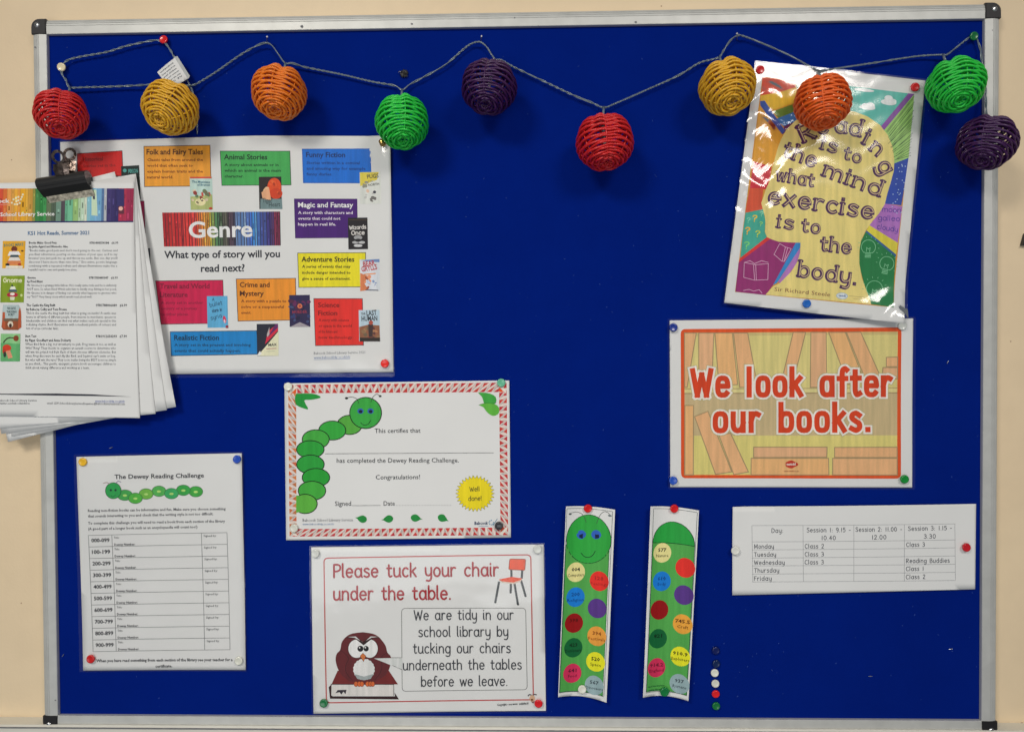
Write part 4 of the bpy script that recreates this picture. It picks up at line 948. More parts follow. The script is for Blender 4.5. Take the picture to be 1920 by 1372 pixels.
# ===== timetable
TQ2 = [(1372.5, 948.8), (1828.8, 943.8), (1827, 1103.3), (1372.5, 1114.5)]
def tcurl(x, y): return 0.0016 + 0.0030*math.sin(math.pi*min(1, max(0, (x-1372)/456)))*(0.55+0.45*math.cos((y-944)/160*2.4)) + 0.002*max(0, (1400-x)/28)*max(0, 1-(y-950)/60)
sh = Sheet('timetable', TQ2, 0.0012, 'wide white timetable strip of class sessions pinned at both ends, right of the caterpillar bookmarks', 'timetable', curl=tcurl, g=12)
sh.T = (1360, 930, 0.25); sh.part('table_grid'); LC = '8c8e90'
cols = [(195, 203), (574, 580), (952, 957), (1331, 1335), (1713, 1719)]
rows = [(216, 203), (338, 323), (398, 382), (459, 443), (518, 505), (579, 566), (638, 627)]
for a, b in rows: sh.line([(196, a), (1717, b)], 3, LC, 0)
sh.lv += 1
for a, b in cols:
    k = (a-195)/1518; sh.line([(a, 216-13*k), (b, 638-11*k)], 3, LC, 0)
sh.part('lettering'); TK = '44464e'
S = lambda t, x0, x1, y0, y1: sh.stroke(t, x0, y0, x1, y1, 21, 4.6, TK, 3.4)
S('Day:', 342, 426, 268, 267); S('Session 1: 9.15 -', 603, 928, 263, 260); S('10.40', 712, 818, 321, 320); S('Session 2: 11.00 -', 966, 1312, 258, 256); S('12.00', 1088, 1196, 316, 315); S('Session 3: 1.15 -', 1360, 1690, 252, 248); S('3.30', 1480, 1568, 311, 310)
for t, x1, y in (('Monday', 358, 388), ('Tuesday', 374, 448), ('Wednesday', 438, 508), ('Thursday', 398, 567), ('Friday', 342, 628)): S(t, 213, x1, y, y-2)
for t, y in (('Class 2', 384), ('Class 3', 444), ('Class 3', 504)): S(t, 590, 730, y, y-1)
for t, x1, y in (('Class 3', 1486, 373), ('Reading Buddies', 1674, 494), ('Class 1', 1480, 554), ('Class 2', 1492, 615)): S(t, 1348, x1, y, y-2)
sh.T = (0, 0, 1); sh.build()

# ===== two caterpillar bookmarks (curled strips)
def bookmark(quad, label, kind, name='bookmark'):
    global sh
    tl, tr, br, bl = quad
    def cu(x, y):
        v = (y-tl[1])/(bl[1]-tl[1]); l = tl[0]+(bl[0]-tl[0])*v; r = tr[0]+(br[0]-tr[0])*v; u = (x-l)/(r-l)*2-1
        return 0.0005 + 0.0095*min(1.3, u*u) * (0.75+0.25*abs(2*v-1)) + 0.003*math.sin(math.pi*min(1, max(0, v)))
    sh = Sheet(name, quad, 0.0006, label, 'bookmark', 'caterpillar bookmarks side by side', curl=cu, g=6)
    q2 = lambda u, v: bil(quad, u, v)
    l_, r_e = ((.02, .955), (.07, .972))[kind]; sh.part('printed_border'); f = [q2(l_, .012), q2(r_e, .012), q2(r_e-.01, .975), q2(l_, .978)]
    ln = lambda a, b, n=12: [(a[0]+(b[0]-a[0])*i/n, a[1]+(b[1]-a[1])*i/n) for i in range(n+1)]
    for i in range(4): sh.line(ln(f[i], f[(i+1) % 4]), 0.9, '4a5450', 0, 0, 0.4*i)
    return q2
A = [(1060.7, 946), (1151.5, 952), (1135.5, 1309.5), (1046, 1299.5)]
q2 = bookmark(A, 'bookmark strip with a smiling green caterpillar head and coloured spots, left of its pair', 0)
def flat(x, y, k=0.996): return (960+(x-960)*k, 686+(y-686)*k)
sh.part('caterpillar_drawing')
body = [q2(.03, .20)]+[q2(.03, .20+.775*i/12) for i in range(1, 13)]+[q2(.92, .972)]+[q2(.92, .972-.772*i/12) for i in range(1, 13)]
sh.poly(body, '4c9c48'); sh.line(body+[body[0]], 1.0, '1c5c30')
hc = flat(1103.4, 1010.5); sh.ell(hc[0], hc[1], 41.5, 45, '2c9c3c', 1.3, '0c3c20', 40)
for ex in (1090, 1118): e = flat(ex, 1003); sh.ell(e[0], e[1]-1, 9, 8.4, '2c5cb4', n=20); sh.ell(e[0]+0.8, e[1]+2, 5.2, 4.8, '0c1c3c', n=14)
sh.line([flat(*p) for p in Sm((1089.5, 1036), (1096, 1043), (1104, 1044.5), (1111, 1041), (1116.5, 1032.5))], 1.3, '0c3820')
sh.line([flat(*p) for p in Sm((1099.5, 979.5), (1094, 966), (1083, 959.5), (1071, 960))], 0.9, '3c4440'); sh.ell(*flat(1069, 962), 3, 1.8, '50585a', n=10)
sh.line([flat(*p) for p in Sm((1119, 981), (1125, 966), (1133, 958.5), (1140, 960), (1143, 964))], 0.9, '3c4440'); sh.ell(*flat(1143, 965), 3.4, 2, '6c7678', n=10)
def spots(L_):
    for x, y, c, t1, t2, tc in L_:
        p = sh.part('spot'); x, y = flat(x, y); sh.ell(x, y, 17.3, 18.3, c, n=26)
        if t1:
            l = sh.part('lettering', parent=p); w1 = 2.6*len(t1); sh.text(t1, x-w1, y-2.5, x+w1, y-2, 6, tc, True, 1)
            if t2: w2 = min(15.5, 1.95*len(t2)); sh.text(t2, x-w2, y+7.5, x+w2, y+8, 5.4, tc, False, 1)
BKc = '34342c'
spots([(1079.7, 1071.4, 'd8d08c', '004', 'Computers', BKc), (1123.3, 1088, 'd42c24', '128', 'Feelings', 'a02420'), (1079, 1118, '1474c8', '200', 'Religion', '0c4484'), (1119.5, 1139, '50307c', '', '', ''), (1076, 1166.5, '8c0c10', '398', '', '5c0808'),
       (1118.8, 1191, 'e8943c', '394', 'Festivals', '8c4c14'), (1075, 1213, '0a5c30', '423', 'Dictionary', '063018'), (1116.6, 1239.4, 'e4d824', '520', 'Space', '2c2c10'), (1073.2, 1261.3, 'c42c54', '641', 'Food', '5c1430'), (1114.2, 1284, '8ca4a8', '567', 'Dinosaurs', '3c4850')])
sh.build()
A = [(1217.5, 946), (1307, 953.5), (1287.5, 1306.5), (1203.5, 1300.5)]
q2 = bookmark(A, 'bookmark strip with a plain rounded green top and coloured spots, right of its pair', 1)
sh.part('caterpillar_drawing')
body = [q2(.08, .188)]+[q2(.08, .188+.785*i/12) for i in range(1, 13)]+[q2(.955, .972)]+[q2(.955, .972-.784*i/12) for i in range(1, 13)]
sh.poly(body, '4c9c48'); sh.line(body+[body[0]], 1.0, '1c5c30')
dome = [q2(.5175+.4375*math.cos(R(a)), .19-.112*math.sin(R(a))) for a in range(0, 181, 9)]
sh.poly(dome, '24963c'); sh.line(dome+[dome[0]], 1.3, '0c3c20')
spots([(1241.7, 1035.5, 'd8d08c', '577', 'Nature', BKc), (1284, 1062.8, 'd42c24', '', '', ''), (1240.5, 1088.6, '1474c8', '610', 'Body', '0c4484'), (1281.3, 1113.6, '50307c', '', '', ''), (1236, 1142, '8c0c10', '', '', ''),
       (1279, 1168, 'ee9a38', '745.5', 'Craft', '5c3410'), (1233.4, 1196, '0a5c30', '821', '', '063018'), (1274.8, 1228.8, 'e4d824', '910.9', 'Explorers', '2c2c10'), (1230.9, 1250.9, 'c42c54', '914.2', 'England', '6c1430'), (1273.4, 1280.4, '8ca4a8', '937', 'Romans', '3c4850')])
sh.part('lettering'); sh.text('Babcock School Library Service', 1214, 1284, 1245, 1284.5, 2.4, '1c5c34', True, 1); sh.text('www.babcockldp.co.uk', 1214, 1291, 1240, 1291.5, 2.8, '1c5c34', True, 1)
sh.build()

# ===== clipped stack of book list sheets
def list_sheet(quad, depth, label, k, top=False):
    global sh
    def cu(x, y):
        v = min(1.1, max(0, (y-330)/450)); u = (x-100)/150
        return 0.0045*math.sin(v*2.2) + 0.0009*u*math.sin(v*3) + k*0.0002
    sh = Sheet('book_list_sheet', quad, depth, label, 'sheet', 'book list sheets held in the bulldog clip', curl=cu, g=22 if not top else 13)
    return sh
def rot_sheet(br, deg):
    a = R(deg); ux, uy = math.cos(a), -math.sin(a); vx, vy = -math.sin(a), -math.cos(a); w, h = 313, 443
    tr = (br[0]+vx*h, br[1]+vy*h); return [(tr[0]-ux*w, tr[1]-uy*w), tr, br, (br[0]-ux*w, br[1]-uy*w)]
def footer(q, deg):
    a = R(deg); f = lambda x, y: (q[2][0]+(x*math.cos(a)+y*math.sin(a)), q[2][1]+(-x*math.sin(a)+y*math.cos(a)))
    sh.part('lettering'); sh.poly([f(-260, -41), f(-90, -42.5), f(-20, -41), f(-90, -40), f(-260, -39)], '2c2e38'); sh.text('www.babcockldp.co.uk/sls', *f(-95, -30), *f(-30, -30), 4.5, '5c6c9c', False, 1); sh.text('schoollibraryservice@email.co.uk', *f(-160, -24), *f(-30, -24), 4.5, '3c3e48', False, 1)
sheets = [((322, 752), 14, 'deepest sheet of the clipped stack, its blank corner highest at the top'), ((333, 762), 10.2, 'clipped sheet fanned furthest right, with a printed footer at its lower right corner'),
          ((316, 768), 8.2, 'clipped sheet just in front of the one fanned furthest right, mostly hidden'), ((295, 775), 5.4, 'second sheet from the front of the clipped stack, showing the end of a footer line')]
for i, (br, deg, lab) in enumerate(sheets):
    q = rot_sheet(br, deg); list_sheet(q, 0.0085+i*0.0007, lab, i)
    if i in (1, 3): footer(q, deg)
    sh.build()
q = [(-60, 345), (250, 341), (266, 783), (-50, 779)]
q = [(-60, 344.5), (252, 340), (266, 783), (-48, 778)]
list_sheet(q, 0.0118, 'front sheet of the clipped stack, a list of children\'s books with a rainbow shelf banner', 5, True)
sh.T = (0, 320, 0.18229)
SP2 = ['b02c30', 'c43434', 'c83c3c', 'd0443c', 'b8303c', 'c43c34', 'c8443c', 'd04c30', 'c84c34', 'd06c34', 'd8944c', 'd89c48', 'e0a038', 'e0943c', 'dca028', 'd8a43c', 'b88c3c', '8c8c40', '3c7c44', '2c7c3c', '3c8c4c', '5c6c50', '4c5c4c', '6c8c7c', '4c444c', '5c9c7c', '6cb08c', '8cb070', 'a8c4a0', 'b0c8b0', 'c0c8b4', '7cacb8', '6ca4c0', '74a8cc', '6c9cc0', '4c6c94', 'a8acb4', '3c3468', '342c60', '30285c', 'a02c48', 'a4304c', '94284c', '8c2444']
bn = sh.part('shelf_banner'); spines([(-340, 188), (1385, 186), (1386, 535), (-340, 540)], SP2, 12, 46)
lvm = sh.lv; sh.poly([(-340, 526), (1386, 522), (1386, 536), (-340, 541)], '24285c'); sh.poly([(950, 200), (1000, 200), (1018, 470), (955, 465)], 'b8ccb0'); sh.poly([(962, 250), (985, 252), (988, 300), (966, 298)], '3c3c4c'); sh.poly([(1205, 190), (1285, 190), (1290, 375), (1212, 375)], '302c60')
sh.poly([(1228, 370), (1285, 368), (1290, 450), (1232, 450)], '5c2c3c'); sh.ell(1255, 395, 22, 22, 'd8a89c', n=12)
sh.part('lettering', parent=bn); sh.text('School Library Service', 18, 474, 575, 466, 36, 'f4ecd8', True, 2); sh.text('Babcock', -165, 338, 112, 334, 38, 'e8dcd8', True, 2); sh.line([(-200, 358), (110, 354)], 4, 'd89890')
for x, y in ((135, 335), (150, 300), (175, 285), (200, 275), (200, 310), (180, 320), (165, 350), (190, 350), (215, 338), (225, 300), (235, 275), (245, 250)): sh.ell(x, y, 11, 11, 'ecd8b8', n=10, adv=0)
sh.part('lettering'); sh.text('KS1 Hot Reads, Summer 2021', 305, 666, 935, 662, 36, '4c6c90', True, 2)
def item(y, title, author, isbn, price, lines, lastw, xl=318, xr=1230, dy=39.5, T=None):
    sh.text(title[0], xl, y, xl+title[1], y, 22, '3c3e44', True, 1); sh.text(isbn, 940, y+2, 1140, y+2, 22, '3c3e44', True, 1); sh.text(price, 1168, y+2, 1236, y+2, 22, '3c3e44', True, 1)
    sh.text(author[0], xl, y+39, xl+author[1], y+39, 22, '3c3e44', True, 1)
    for i, t in enumerate(lines):
        yy = y+39+(i+1)*dy; sh.text(t, xl, yy, xr if i < len(lines)-1 else xl+lastw, yy+1, 22, '5c5e64', False, 1)
item(757, ('Books Make Good Pets', 285), ('by John Agard and Momoko Abe', 400), '9781408354184', '£6.99',
     ['"Books make good pets and don\'t need going to the vet. Curious and', 'you their adventures, pouring on the cushion of your eyes, as if to say', 'browse? you just pick me up and throw me aside. But one day you\'ll', 'discover I have more than nine lives." Evocative, poetic language', 'combining with a repeated refrain and vibrant illustrations make this a', 'beautiful read to own and quietly love alone.'], 500)
item(1115, ('Gnome', 88), ('by Fred Blunt', 160), '9781783449347', '£6.99',
     ['Mr Gnome is a grumpy little fellow. He\'s really quite rude and he is definitely', 'NOT nice. So when Kind Witch asks him to kindly stop fishing in her pond,', 'Mr Gnome is in danger of finding out exactly what happens to gnomes who', 'say "NO!" Very funny story which would read aloud well.'], 668, 305, 1225, 39)
sh.T = (0, 560, 0.19674)
item(75, ('The Castle the King Built', 275), ('by Rebecca Colby and Tom Froese', 385), '9781788006089', '£6.99',
     ['This is the castle the king built but what is going on inside? A castle was', 'home to all kinds of different people, from masons to merchants, queens to', 'blacksmiths and children can find out what makes each job special in this', 'rollicking rhyme. Bold illustrations with a medieval palette of colours and', 'lots of cross-curricular links.'], 308, 278, 1132, 36)
item(368, ('Best Test', 104), ('by Pippa Goodhart and Anna Doherty', 435), '9781912650293', '£7.99',
     ['When Bird finds a big, red strawberry to pick, Frog wants it too, as well as', 'Wild Thing! They decide to organise an assault course to determine who', 'will win the prized red fruit. Each of them chooses different obstacles. But', 'when Frog discovers he can\'t fly like Bird, and Squirrel can\'t swim or hop.', 'But who will win the race? They soon realise being the BEST is not as simple', 'as you think... This gentle, energetic picture book encourages children to', 'think about valuing difference and working as a team.'], 610, 270, 1132, 37)
sh.part('lettering'); sh.poly([(-240, 897), (100, 903), (560, 900), (900, 908), (1280, 931), (900, 924), (560, 920), (100, 912), (-240, 905)], '2c2e38')
sh.text('The Babcock School Library Service', -40, 976, 375, 974, 19, '3c3e48', False, 1); sh.text('https://twitter.com/babcockslsdevon', -40, 1003, 308, 1001, 19, '3c3e48', False, 1); sh.text('www.babcockldp.co.uk/sls', 930, 980, 1210, 982, 18, '4c5c9c', False, 1); sh.line([(930, 986), (1210, 988)], 2.5, '4c5c9c')
sh.text('email: LDP-SchoolLibraryServiceEnquiries@babcockinternational.com', 472, 1000, 1212, 1010, 19, '3c3e48', False, 1)
sh.T = (0, 320, 0.18229)
sh.part('book_cover'); sh.poly([(48, 728), (282, 728), (274, 1008), (46, 1008)], 'd8a02c'); sh.text('BOOKS MAKE', 62, 790, 262, 776, 30, '5c7c6c', True, 1); sh.ell(168, 810, 32, 28, '6c3424'); sh.ell(168, 845, 26, 20, 'b87c5c'); sh.poly([(120, 835), (215, 835), (235, 870), (100, 880)], 'dcdcdc'); sh.poly([(130, 870), (210, 870), (225, 910), (120, 915)], '3c4c54'); sh.poly([(125, 895), (215, 895), (245, 945), (95, 950)], 'd4d0c8'); sh.poly([(100, 930), (240, 930), (235, 975), (90, 975)], 'cc7c4c'); sh.ell(100, 970, 22, 14, '1c2428'); sh.ell(225, 968, 18, 12, 'a83c2c'); sh.poly([(90, 980), (260, 985), (255, 1006), (80, 1006)], 'd8d4c8'); sh.ell(250, 830, 14, 9, '5c4020')
sh.part('book_cover'); sh.poly([(36, 1085), (280, 1083), (272, 1358), (30, 1358)], '7c9428'); sh.stroke('Gnome', 60, 1150, 250, 1152, 28, 8, 'e4e0b8'); sh.poly([(150, 1165), (185, 1240), (125, 1240)], '2c3c34'); sh.poly([(138, 1195), (180, 1195), (200, 1250), (120, 1250)], 'd4d8c8'); sh.poly([(125, 1225), (195, 1225), (205, 1250), (112, 1250)], '3c5464'); sh.ell(155, 1280, 58, 26, 'a8283c'); sh.ell(155, 1272, 24, 14, 'e0d8d0'); sh.poly([(130, 1300), (180, 1300), (175, 1335), (135, 1335)], 'ccd0b8'); sh.ell(248, 1285, 12, 14, 'c4d08c')
sh.T = (0, 560, 0.19674)
sh.part('book_cover'); sh.poly([(55, 60), (205, 60), (225, 120), (232, 270), (200, 300), (60, 298), (42, 270), (50, 120)], 'a8b8b8'); sh.poly([(52, 190), (228, 190), (232, 270), (200, 300), (60, 298), (42, 270)], '8c4c30'); sh.poly([(52, 130), (75, 130), (80, 290), (48, 275)], 'b05434'); sh.poly([(205, 120), (218, 85), (228, 130), (232, 275), (200, 290)], 'b05434'); sh.ell(128, 245, 26, 30, 'd4c8b4'); sh.ell(128, 258, 14, 20, '3c2c28'); sh.poly([(60, 190), (205, 190), (200, 215), (65, 215)], '6c5a48')
sh.text('THE CASTLE', 95, 105, 178, 103, 20, '2c4448', True, 1); sh.text('THE KING', 92, 138, 186, 136, 20, '2c4448', True, 1); sh.text('BUILT', 108, 165, 168, 163, 20, '2c4448', True, 1)
sh.part('book_cover'); sh.poly([(36, 335), (222, 335), (218, 596), (32, 596)], '5ca468'); sh.poly([(36, 335), (222, 335), (220, 430), (35, 420)], '84bc80'); sh.line(Sm((62, 420), (85, 390), (120, 372), (165, 376)), 12, '3c3c2c'); sh.ell(182, 378, 26, 28, '7c3c24'); sh.ell(95, 470, 42, 34, 'cc4028', n=14); sh.ell(70, 500, 18, 26, 'b83c28', n=10); sh.poly([(85, 500), (125, 490), (150, 560), (110, 570)], 'd49070'); sh.ell(75, 530, 14, 28, '2c3c34', n=10)
sh.T = (0, 0, 1); sh.build()

# ------------------------------------------------------------------ bulldog clip
cdep = 0.017
cc = W(121, 345, cdep); axv = (W(170, 337, cdep)-W(78, 352, cdep)); halfL = axv.length/2; ax = axv.normalized(); dn = Vector((0, -1, 0)).cross(ax).normalized()
if dn.z > 0: dn = -dn
fw = Vector((0, -1, 0))
clipo = empty('bulldog_clip', cc, 'black bulldog clip with a worn metal lip and looped handles, gripping the book list sheets', 'bulldog clip')
def loc3(a, b, c): return ax*a + dn*b + fw*c     # along, down, toward viewer, relative to the clip's centre
def extr(profile, L0, L1, mat, name, parent, smooth=True, slant=0.0):
    bm = bmesh.new(); rings = []
    for k in range(9):
        t = L0+(L1-L0)*k/8; rings.append([bm.verts.new(loc3(t + slant*b, b, c)) for b, c in profile])
    n = len(profile)
    for a, b in zip(rings, rings[1:]):
        for i in range(n): bm.faces.new((a[i], a[(i+1) % n], b[(i+1) % n], b[i]))
    bm.faces.new(rings[0][::-1]); bm.faces.new(rings[-1])
    o = bm_obj(name, bm, mat, parent, False)
    return o
# rolled sprung barrel: C-shaped section with thickness
prof = []
for a in range(-70, 251, 20): prof.append((0.0105*math.cos(R(a))*0.85 - 0.002, 0.0095*math.sin(R(a)) + 0.001))
inn_ = [(x*0.80, y*0.80) for x, y in prof[::-1]]
prof2 = [(0.0085*math.cos(R(a))-0.0035, 0.0085*math.sin(R(a))) for a in range(0, 361-20, 20)]
extr(prof2, -halfL, halfL, M_clip, 'spring_barrel', clipo)
jaw = [(0.000, 0.0072), (0.0045, 0.0062), (0.0100, 0.0012), (0.0122, -0.0012), (0.0115, -0.0024), (0.0085, -0.0008), (0.0035, 0.0045), (0, 0.0058)]
extr(jaw, -halfL+0.0005, halfL-0.0005, M_clip, 'front_jaw', clipo, slant=0.15)
lip = [(0.0116, -0.0008), (0.0150, -0.0016), (0.0196, -0.0030), (0.0205, -0.0038), (0.0196, -0.0044), (0.0150, -0.0030), (0.0116, -0.0020)]
extr(lip, -halfL+0.003, halfL-0.001, M_lip, 'jaw_lip', clipo, slant=0.2)
extr([(0.000, -0.0085), (0.013, -0.0062), (0.013, -0.0052), (0.0, -0.0070)], -halfL+0.0005, halfL-0.0005, M_clip, 'back_jaw', clipo)
def handle(px, py, dep, tilt):
    bm = bmesh.new(); R1, R0 = 0.0086, 0.0052; n = 28; th = 0.0009; base = W(px, py, dep) - cc; stem = loc3(0.002, -0.006, 0.003 if dep > 0.02 else -0.003)
    d0 = (stem-base); d0n = d0.normalized(); side = d0n.cross(fw).normalized()
    fr = []; bk = []
    for off, lst in ((fw*th, fr), (fw*0, bk)):
        o_ = []; i_ = []
        for k in range(n):
            a = 2*math.pi*k/n; v = side*math.cos(a) + d0n*math.sin(a); o_.append(bm.verts.new(base+v*R1+off)); i_.append(bm.verts.new(base+v*R0+off))
        lst += [o_, i_]
    for k in range(n):
        j = (k+1) % n
        bm.faces.new((fr[0][k], fr[0][j], fr[1][j], fr[1][k])); bm.faces.new((bk[0][j], bk[0][k], bk[1][k], bk[1][j])); bm.faces.new((fr[0][k], bk[0][k], bk[0][j], fr[0][j])); bm.faces.new((fr[1][j], bk[1][j], bk[1][k], fr[1][k]))
    # ridged stem widening down into the barrel
    L_ = d0.length; prev = None
    for k in range(9):
        t = k/8; w = 0.0096 - 0.0007*math.sin(t*12); p = base + d0n*(R1*0.93 + (L_-R1*0.9)*t) + fw*(th*0.5+0.0012*math.sin(t*3.1)); cur = [bm.verts.new(p-side*w), bm.verts.new(p-side*w*0.35+fw*0.0011), bm.verts.new(p+side*w*0.35+fw*0.0011), bm.verts.new(p+side*w)]
        if prev:
            for i in range(3): bm.faces.new((prev[i], prev[i+1], cur[i+1], cur[i]))
        prev = cur
    return bm_obj('handle', bm, M_chrome, clipo)
handle(110, 295, 0.027, 0); handle(131, 290, 0.012, 0)

# ------------------------------------------------------------------ drawing pins
PIN_PROF = [(0.0, 0.0031), (0.0030, 0.0031), (0.0036, 0.0033), (0.0044, 0.0034), (0.0050, 0.0030), (0.0053, 0.0022), (0.0052, 0.0012), (0.0046, 0.0004), (0.0030, 0.0)]
def pin_mesh():
    bm = bmesh.new(); n = 28; rings = [[bm.verts.new((r*math.cos(2*math.pi*k/n), -h, r*math.sin(2*math.pi*k/n))) for k in range(n)] for r, h in PIN_PROF[1:]]
    bm.faces.new(rings[0])
    for a, b in zip(rings, rings[1:]):
        for k in range(n): bm.faces.new((a[k], a[(k+1) % n], b[(k+1) % n], b[k]))
    bm.faces.new(rings[-1][::-1])
    bmesh.ops.recalc_face_normals(bm, faces=bm.faces); m = bpy.data.meshes.new('pin_head'); bm.to_mesh(m); bm.free()
    m.polygons.foreach_set('use_smooth', [True]*len(m.polygons)); return m
PM = pin_mesh()
def needle_mesh():
    bm = tube([Vector((0, 0.0002, 0)), Vector((0, 0.006, 0)), Vector((0, 0.0085, 0))], 0.0005, 6, radii=[0.0005, 0.0005, 0.0001]); m = bpy.data.meshes.new('needle'); bm.to_mesh(m); bm.free(); m.materials.append(M_steel); return m
NM = needle_mesh()
def pin(px, py, c, dep, label, tilt=0.0, s=1.0, group='round drawing pins in the notice board'):
    loc = W(px, py, dep+0.002); loc.y = -dep
    root = empty('drawing_pin', loc, label, 'drawing pin', group)
    m = PM.copy(); m.materials.clear(); m.materials.append(plastic(c)); h = bpy.data.objects.new('pin_head', m); C.objects.link(h); h.parent = root; h.scale = (s, s, s)
    nd = bpy.data.objects.new('needle', NM); C.objects.link(nd); nd.parent = root
    root.rotation_euler = (rnd.uniform(-.12, .12)+tilt, 0, rnd.uniform(-.12, .12)); return root
RED, WHT, BLU, GRN = 'c41418', 'c8c8bc', '1848ac', '0a7034'
pin(115, 126, 'd0c2a0', 0.004, 'cream drawing pin holding the cable loop at the far left, above the red lantern')
pin(307, 75, RED, 0.004, 'red drawing pin holding the cable above the white care tag')
pin(1826, 68, '0a6030', 0.004, 'dark green drawing pin holding the cable above the right-hand green lantern')
pin(721.5, 681.5, 'd42018', 0.004, 'red drawing pin in the lower right corner of the genre poster')
pin(540, 725, 'd0d0c2', 0.003, 'white drawing pin at the top left corner of the certificate')
pin(939.5, 717.5, '5ca886', 0.003, 'pale green drawing pin at the top right corner of the certificate')
pin(551.5, 990, WHT, 0.003, 'white drawing pin at the bottom left corner of the certificate')
pin(935.5, 985.5, '0c0c10', 0.003, 'black drawing pin at the bottom right corner of the certificate')
pin(155, 865.5, 'e0aa24', 0.004, 'yellow drawing pin at the top left of the reading challenge sheet')
pin(444.5, 861, '1c44a4', 0.004, 'blue drawing pin at the top right of the reading challenge sheet')
pin(170, 1235, 'b81818', 0.004, 'red drawing pin at the bottom left of the reading challenge sheet')
pin(447.5, 1238.5, WHT, 0.004, 'white drawing pin at the bottom right of the reading challenge sheet')
pin(591.5, 1037.5, 'c6c8c2', 0.004, 'white drawing pin at the top left of the owl poster')
pin(1008, 1029.5, 'c6c8c2', 0.004, 'white drawing pin at the top right of the owl poster')
pin(607, 1318, '0a6434', 0.004, 'green drawing pin at the bottom left of the owl poster')
pin(1010, 1318, 'c81820', 0.004, 'red drawing pin at the bottom right of the owl poster')
pin(1262.5, 614, '102c80', 0.004, 'dark blue drawing pin at the top left of the orange-bordered books poster')
pin(1692, 611, 'c8cac2', 0.002, 'white drawing pin half under the wrinkled corner of the head-shape poster')
pin(1262.5, 900.5, '1c48a8', 0.004, 'blue drawing pin at the bottom left of the orange-bordered books poster')
pin(1696, 898, '0a7c2c', 0.004, 'green drawing pin at the bottom right of the orange-bordered books poster')
pin(1102, 952.5, RED, 0.003, 'red drawing pin on top of the bookmark with the caterpillar face')
pin(1091.5, 1292, WHT, 0.003, 'white drawing pin at the foot of the bookmark with the caterpillar face')
pin(1264, 953, RED, 0.003, 'red drawing pin on top of the bookmark with the plain rounded green top')
pin(1246, 1296, '0a6c34', 0.003, 'green drawing pin at the foot of the bookmark with the plain rounded green top', s=1.1)
pin(1379, 1032, 'ccccc4', 0.005, 'white drawing pin at the left end of the timetable')
pin(1812, 1026, 'b41420', 0.005, 'red drawing pin at the right end of the timetable')
pin(1425, 131, 'b81820', 0.0066, 'red drawing pin at the top left corner of the head-shape poster')
pin(1716, 163.5, 'b81820', 0.0066, 'red drawing pin at the top right corner of the head-shape poster')
pin(1512.5, 569, '1c5cac', 0.0088, 'blue drawing pin at the bottom edge of the head-shape poster')
for x, y, c, t in ((1342, 1219, '03124e', 'dark blue drawing pin, topmost of the loose column beside the bookmarks'), (1343, 1244, '031c48', 'deep blue drawing pin, second from the top of the loose column'), (1340.5, 1261, 'ccccc0', 'white drawing pin, upper of the two whites in the loose column'),
                   (1341.5, 1281, 'c4c4b8', 'white drawing pin, lower of the two whites in the loose column'), (1342, 1300, 'd01c20', 'red drawing pin, only red one of the loose column beside the bookmarks'), (1343, 1323, '0a6430', 'green drawing pin, lowest of the loose column beside the bookmarks')):
    pin(x, y, c, 0.0006, t, s=0.93)
# brass push pin peeping out by the green lantern
loc = W(717, 268, 0.008); loc.y = -0.005
bp_ = empty('brass_push_pin', loc, 'shiny brass push pin at the genre poster corner, beside the green lantern', 'push pin')
bm = bmesh.new(); n = 20; prof = [(0.0001, 0.010), (0.0028, 0.0098), (0.0036, 0.0085), (0.0034, 0.0070), (0.0022, 0.0058), (0.0021, 0.0035), (0.0040, 0.0018), (0.0042, 0.0006), (0.001, 0)]
rings = [[bm.verts.new((r*math.cos(2*math.pi*k/n), -h, r*math.sin(2*math.pi*k/n))) for k in range(n)] for r, h in prof]
bm.faces.new(rings[0]); bm.faces.new(rings[-1][::-1])
for a, b in zip(rings, rings[1:]):
    for k in range(n): bm.faces.new((a[k], a[(k+1) % n], b[(k+1) % n], b[k]))
bm_obj('pin_head', bm, M_brass, bp_, True)
nd = bpy.data.objects.new('needle', NM); C.objects.link(nd); nd.parent = bp_
# nails
def nail(px, py, px2, py2, label):
    a = W(px, py, 0.0); a.y = 0.004; b = W(px2, py2, 0.014)
    root = empty('nail', a, label, 'nail', 'thin nails carrying the lantern cable'); d_ = b-a
    bm = tube([Vector((0, 0, 0)), d_*0.94, d_*0.95, d_], 0.00055, 8, radii=[0.0008, 0.0008, 0.0012, 0.0011]); bm_obj('shank', bm, M_nail, root, True)
nail(498, 82, 501, 69, 'thin steel nail above the first orange lantern'); nail(900, 81, 903, 68, 'thin steel nail above the left purple lantern'); nail(1383, 76, 1382, 63, 'thin steel nail above the right yellow lantern')
# staples
for px, py, a, lab in ((1777, 679, 60, 'small staple in the felt right of the orange-bordered books poster'), (1783, 1216, 10, 'small staple in the felt below the right end of the timetable'), (1632, 1267, 0, 'small staple in the felt near the lower right of the board'),
                       (208, 839, 20, 'small staple in the felt just above the reading challenge sheet'), (118, 1228, 55, 'small staple in the felt left of the reading challenge sheet')):
    c = W(px, py, 0.001); root = tag(bpy.data.objects.new('staple', None), lab, 'staple', 'stray staples in the felt'); C.objects.link(root); root.location = c
    l = 0.0018; u = Vector((math.cos(R(a)), 0, math.sin(R(a)))); bm = tube([-u*l+Vector((0, .002, 0)), -u*l, u*l, u*l+Vector((0, .002, 0))], 0.00045, 6); bm_obj('wire', bm, M_steel, root)
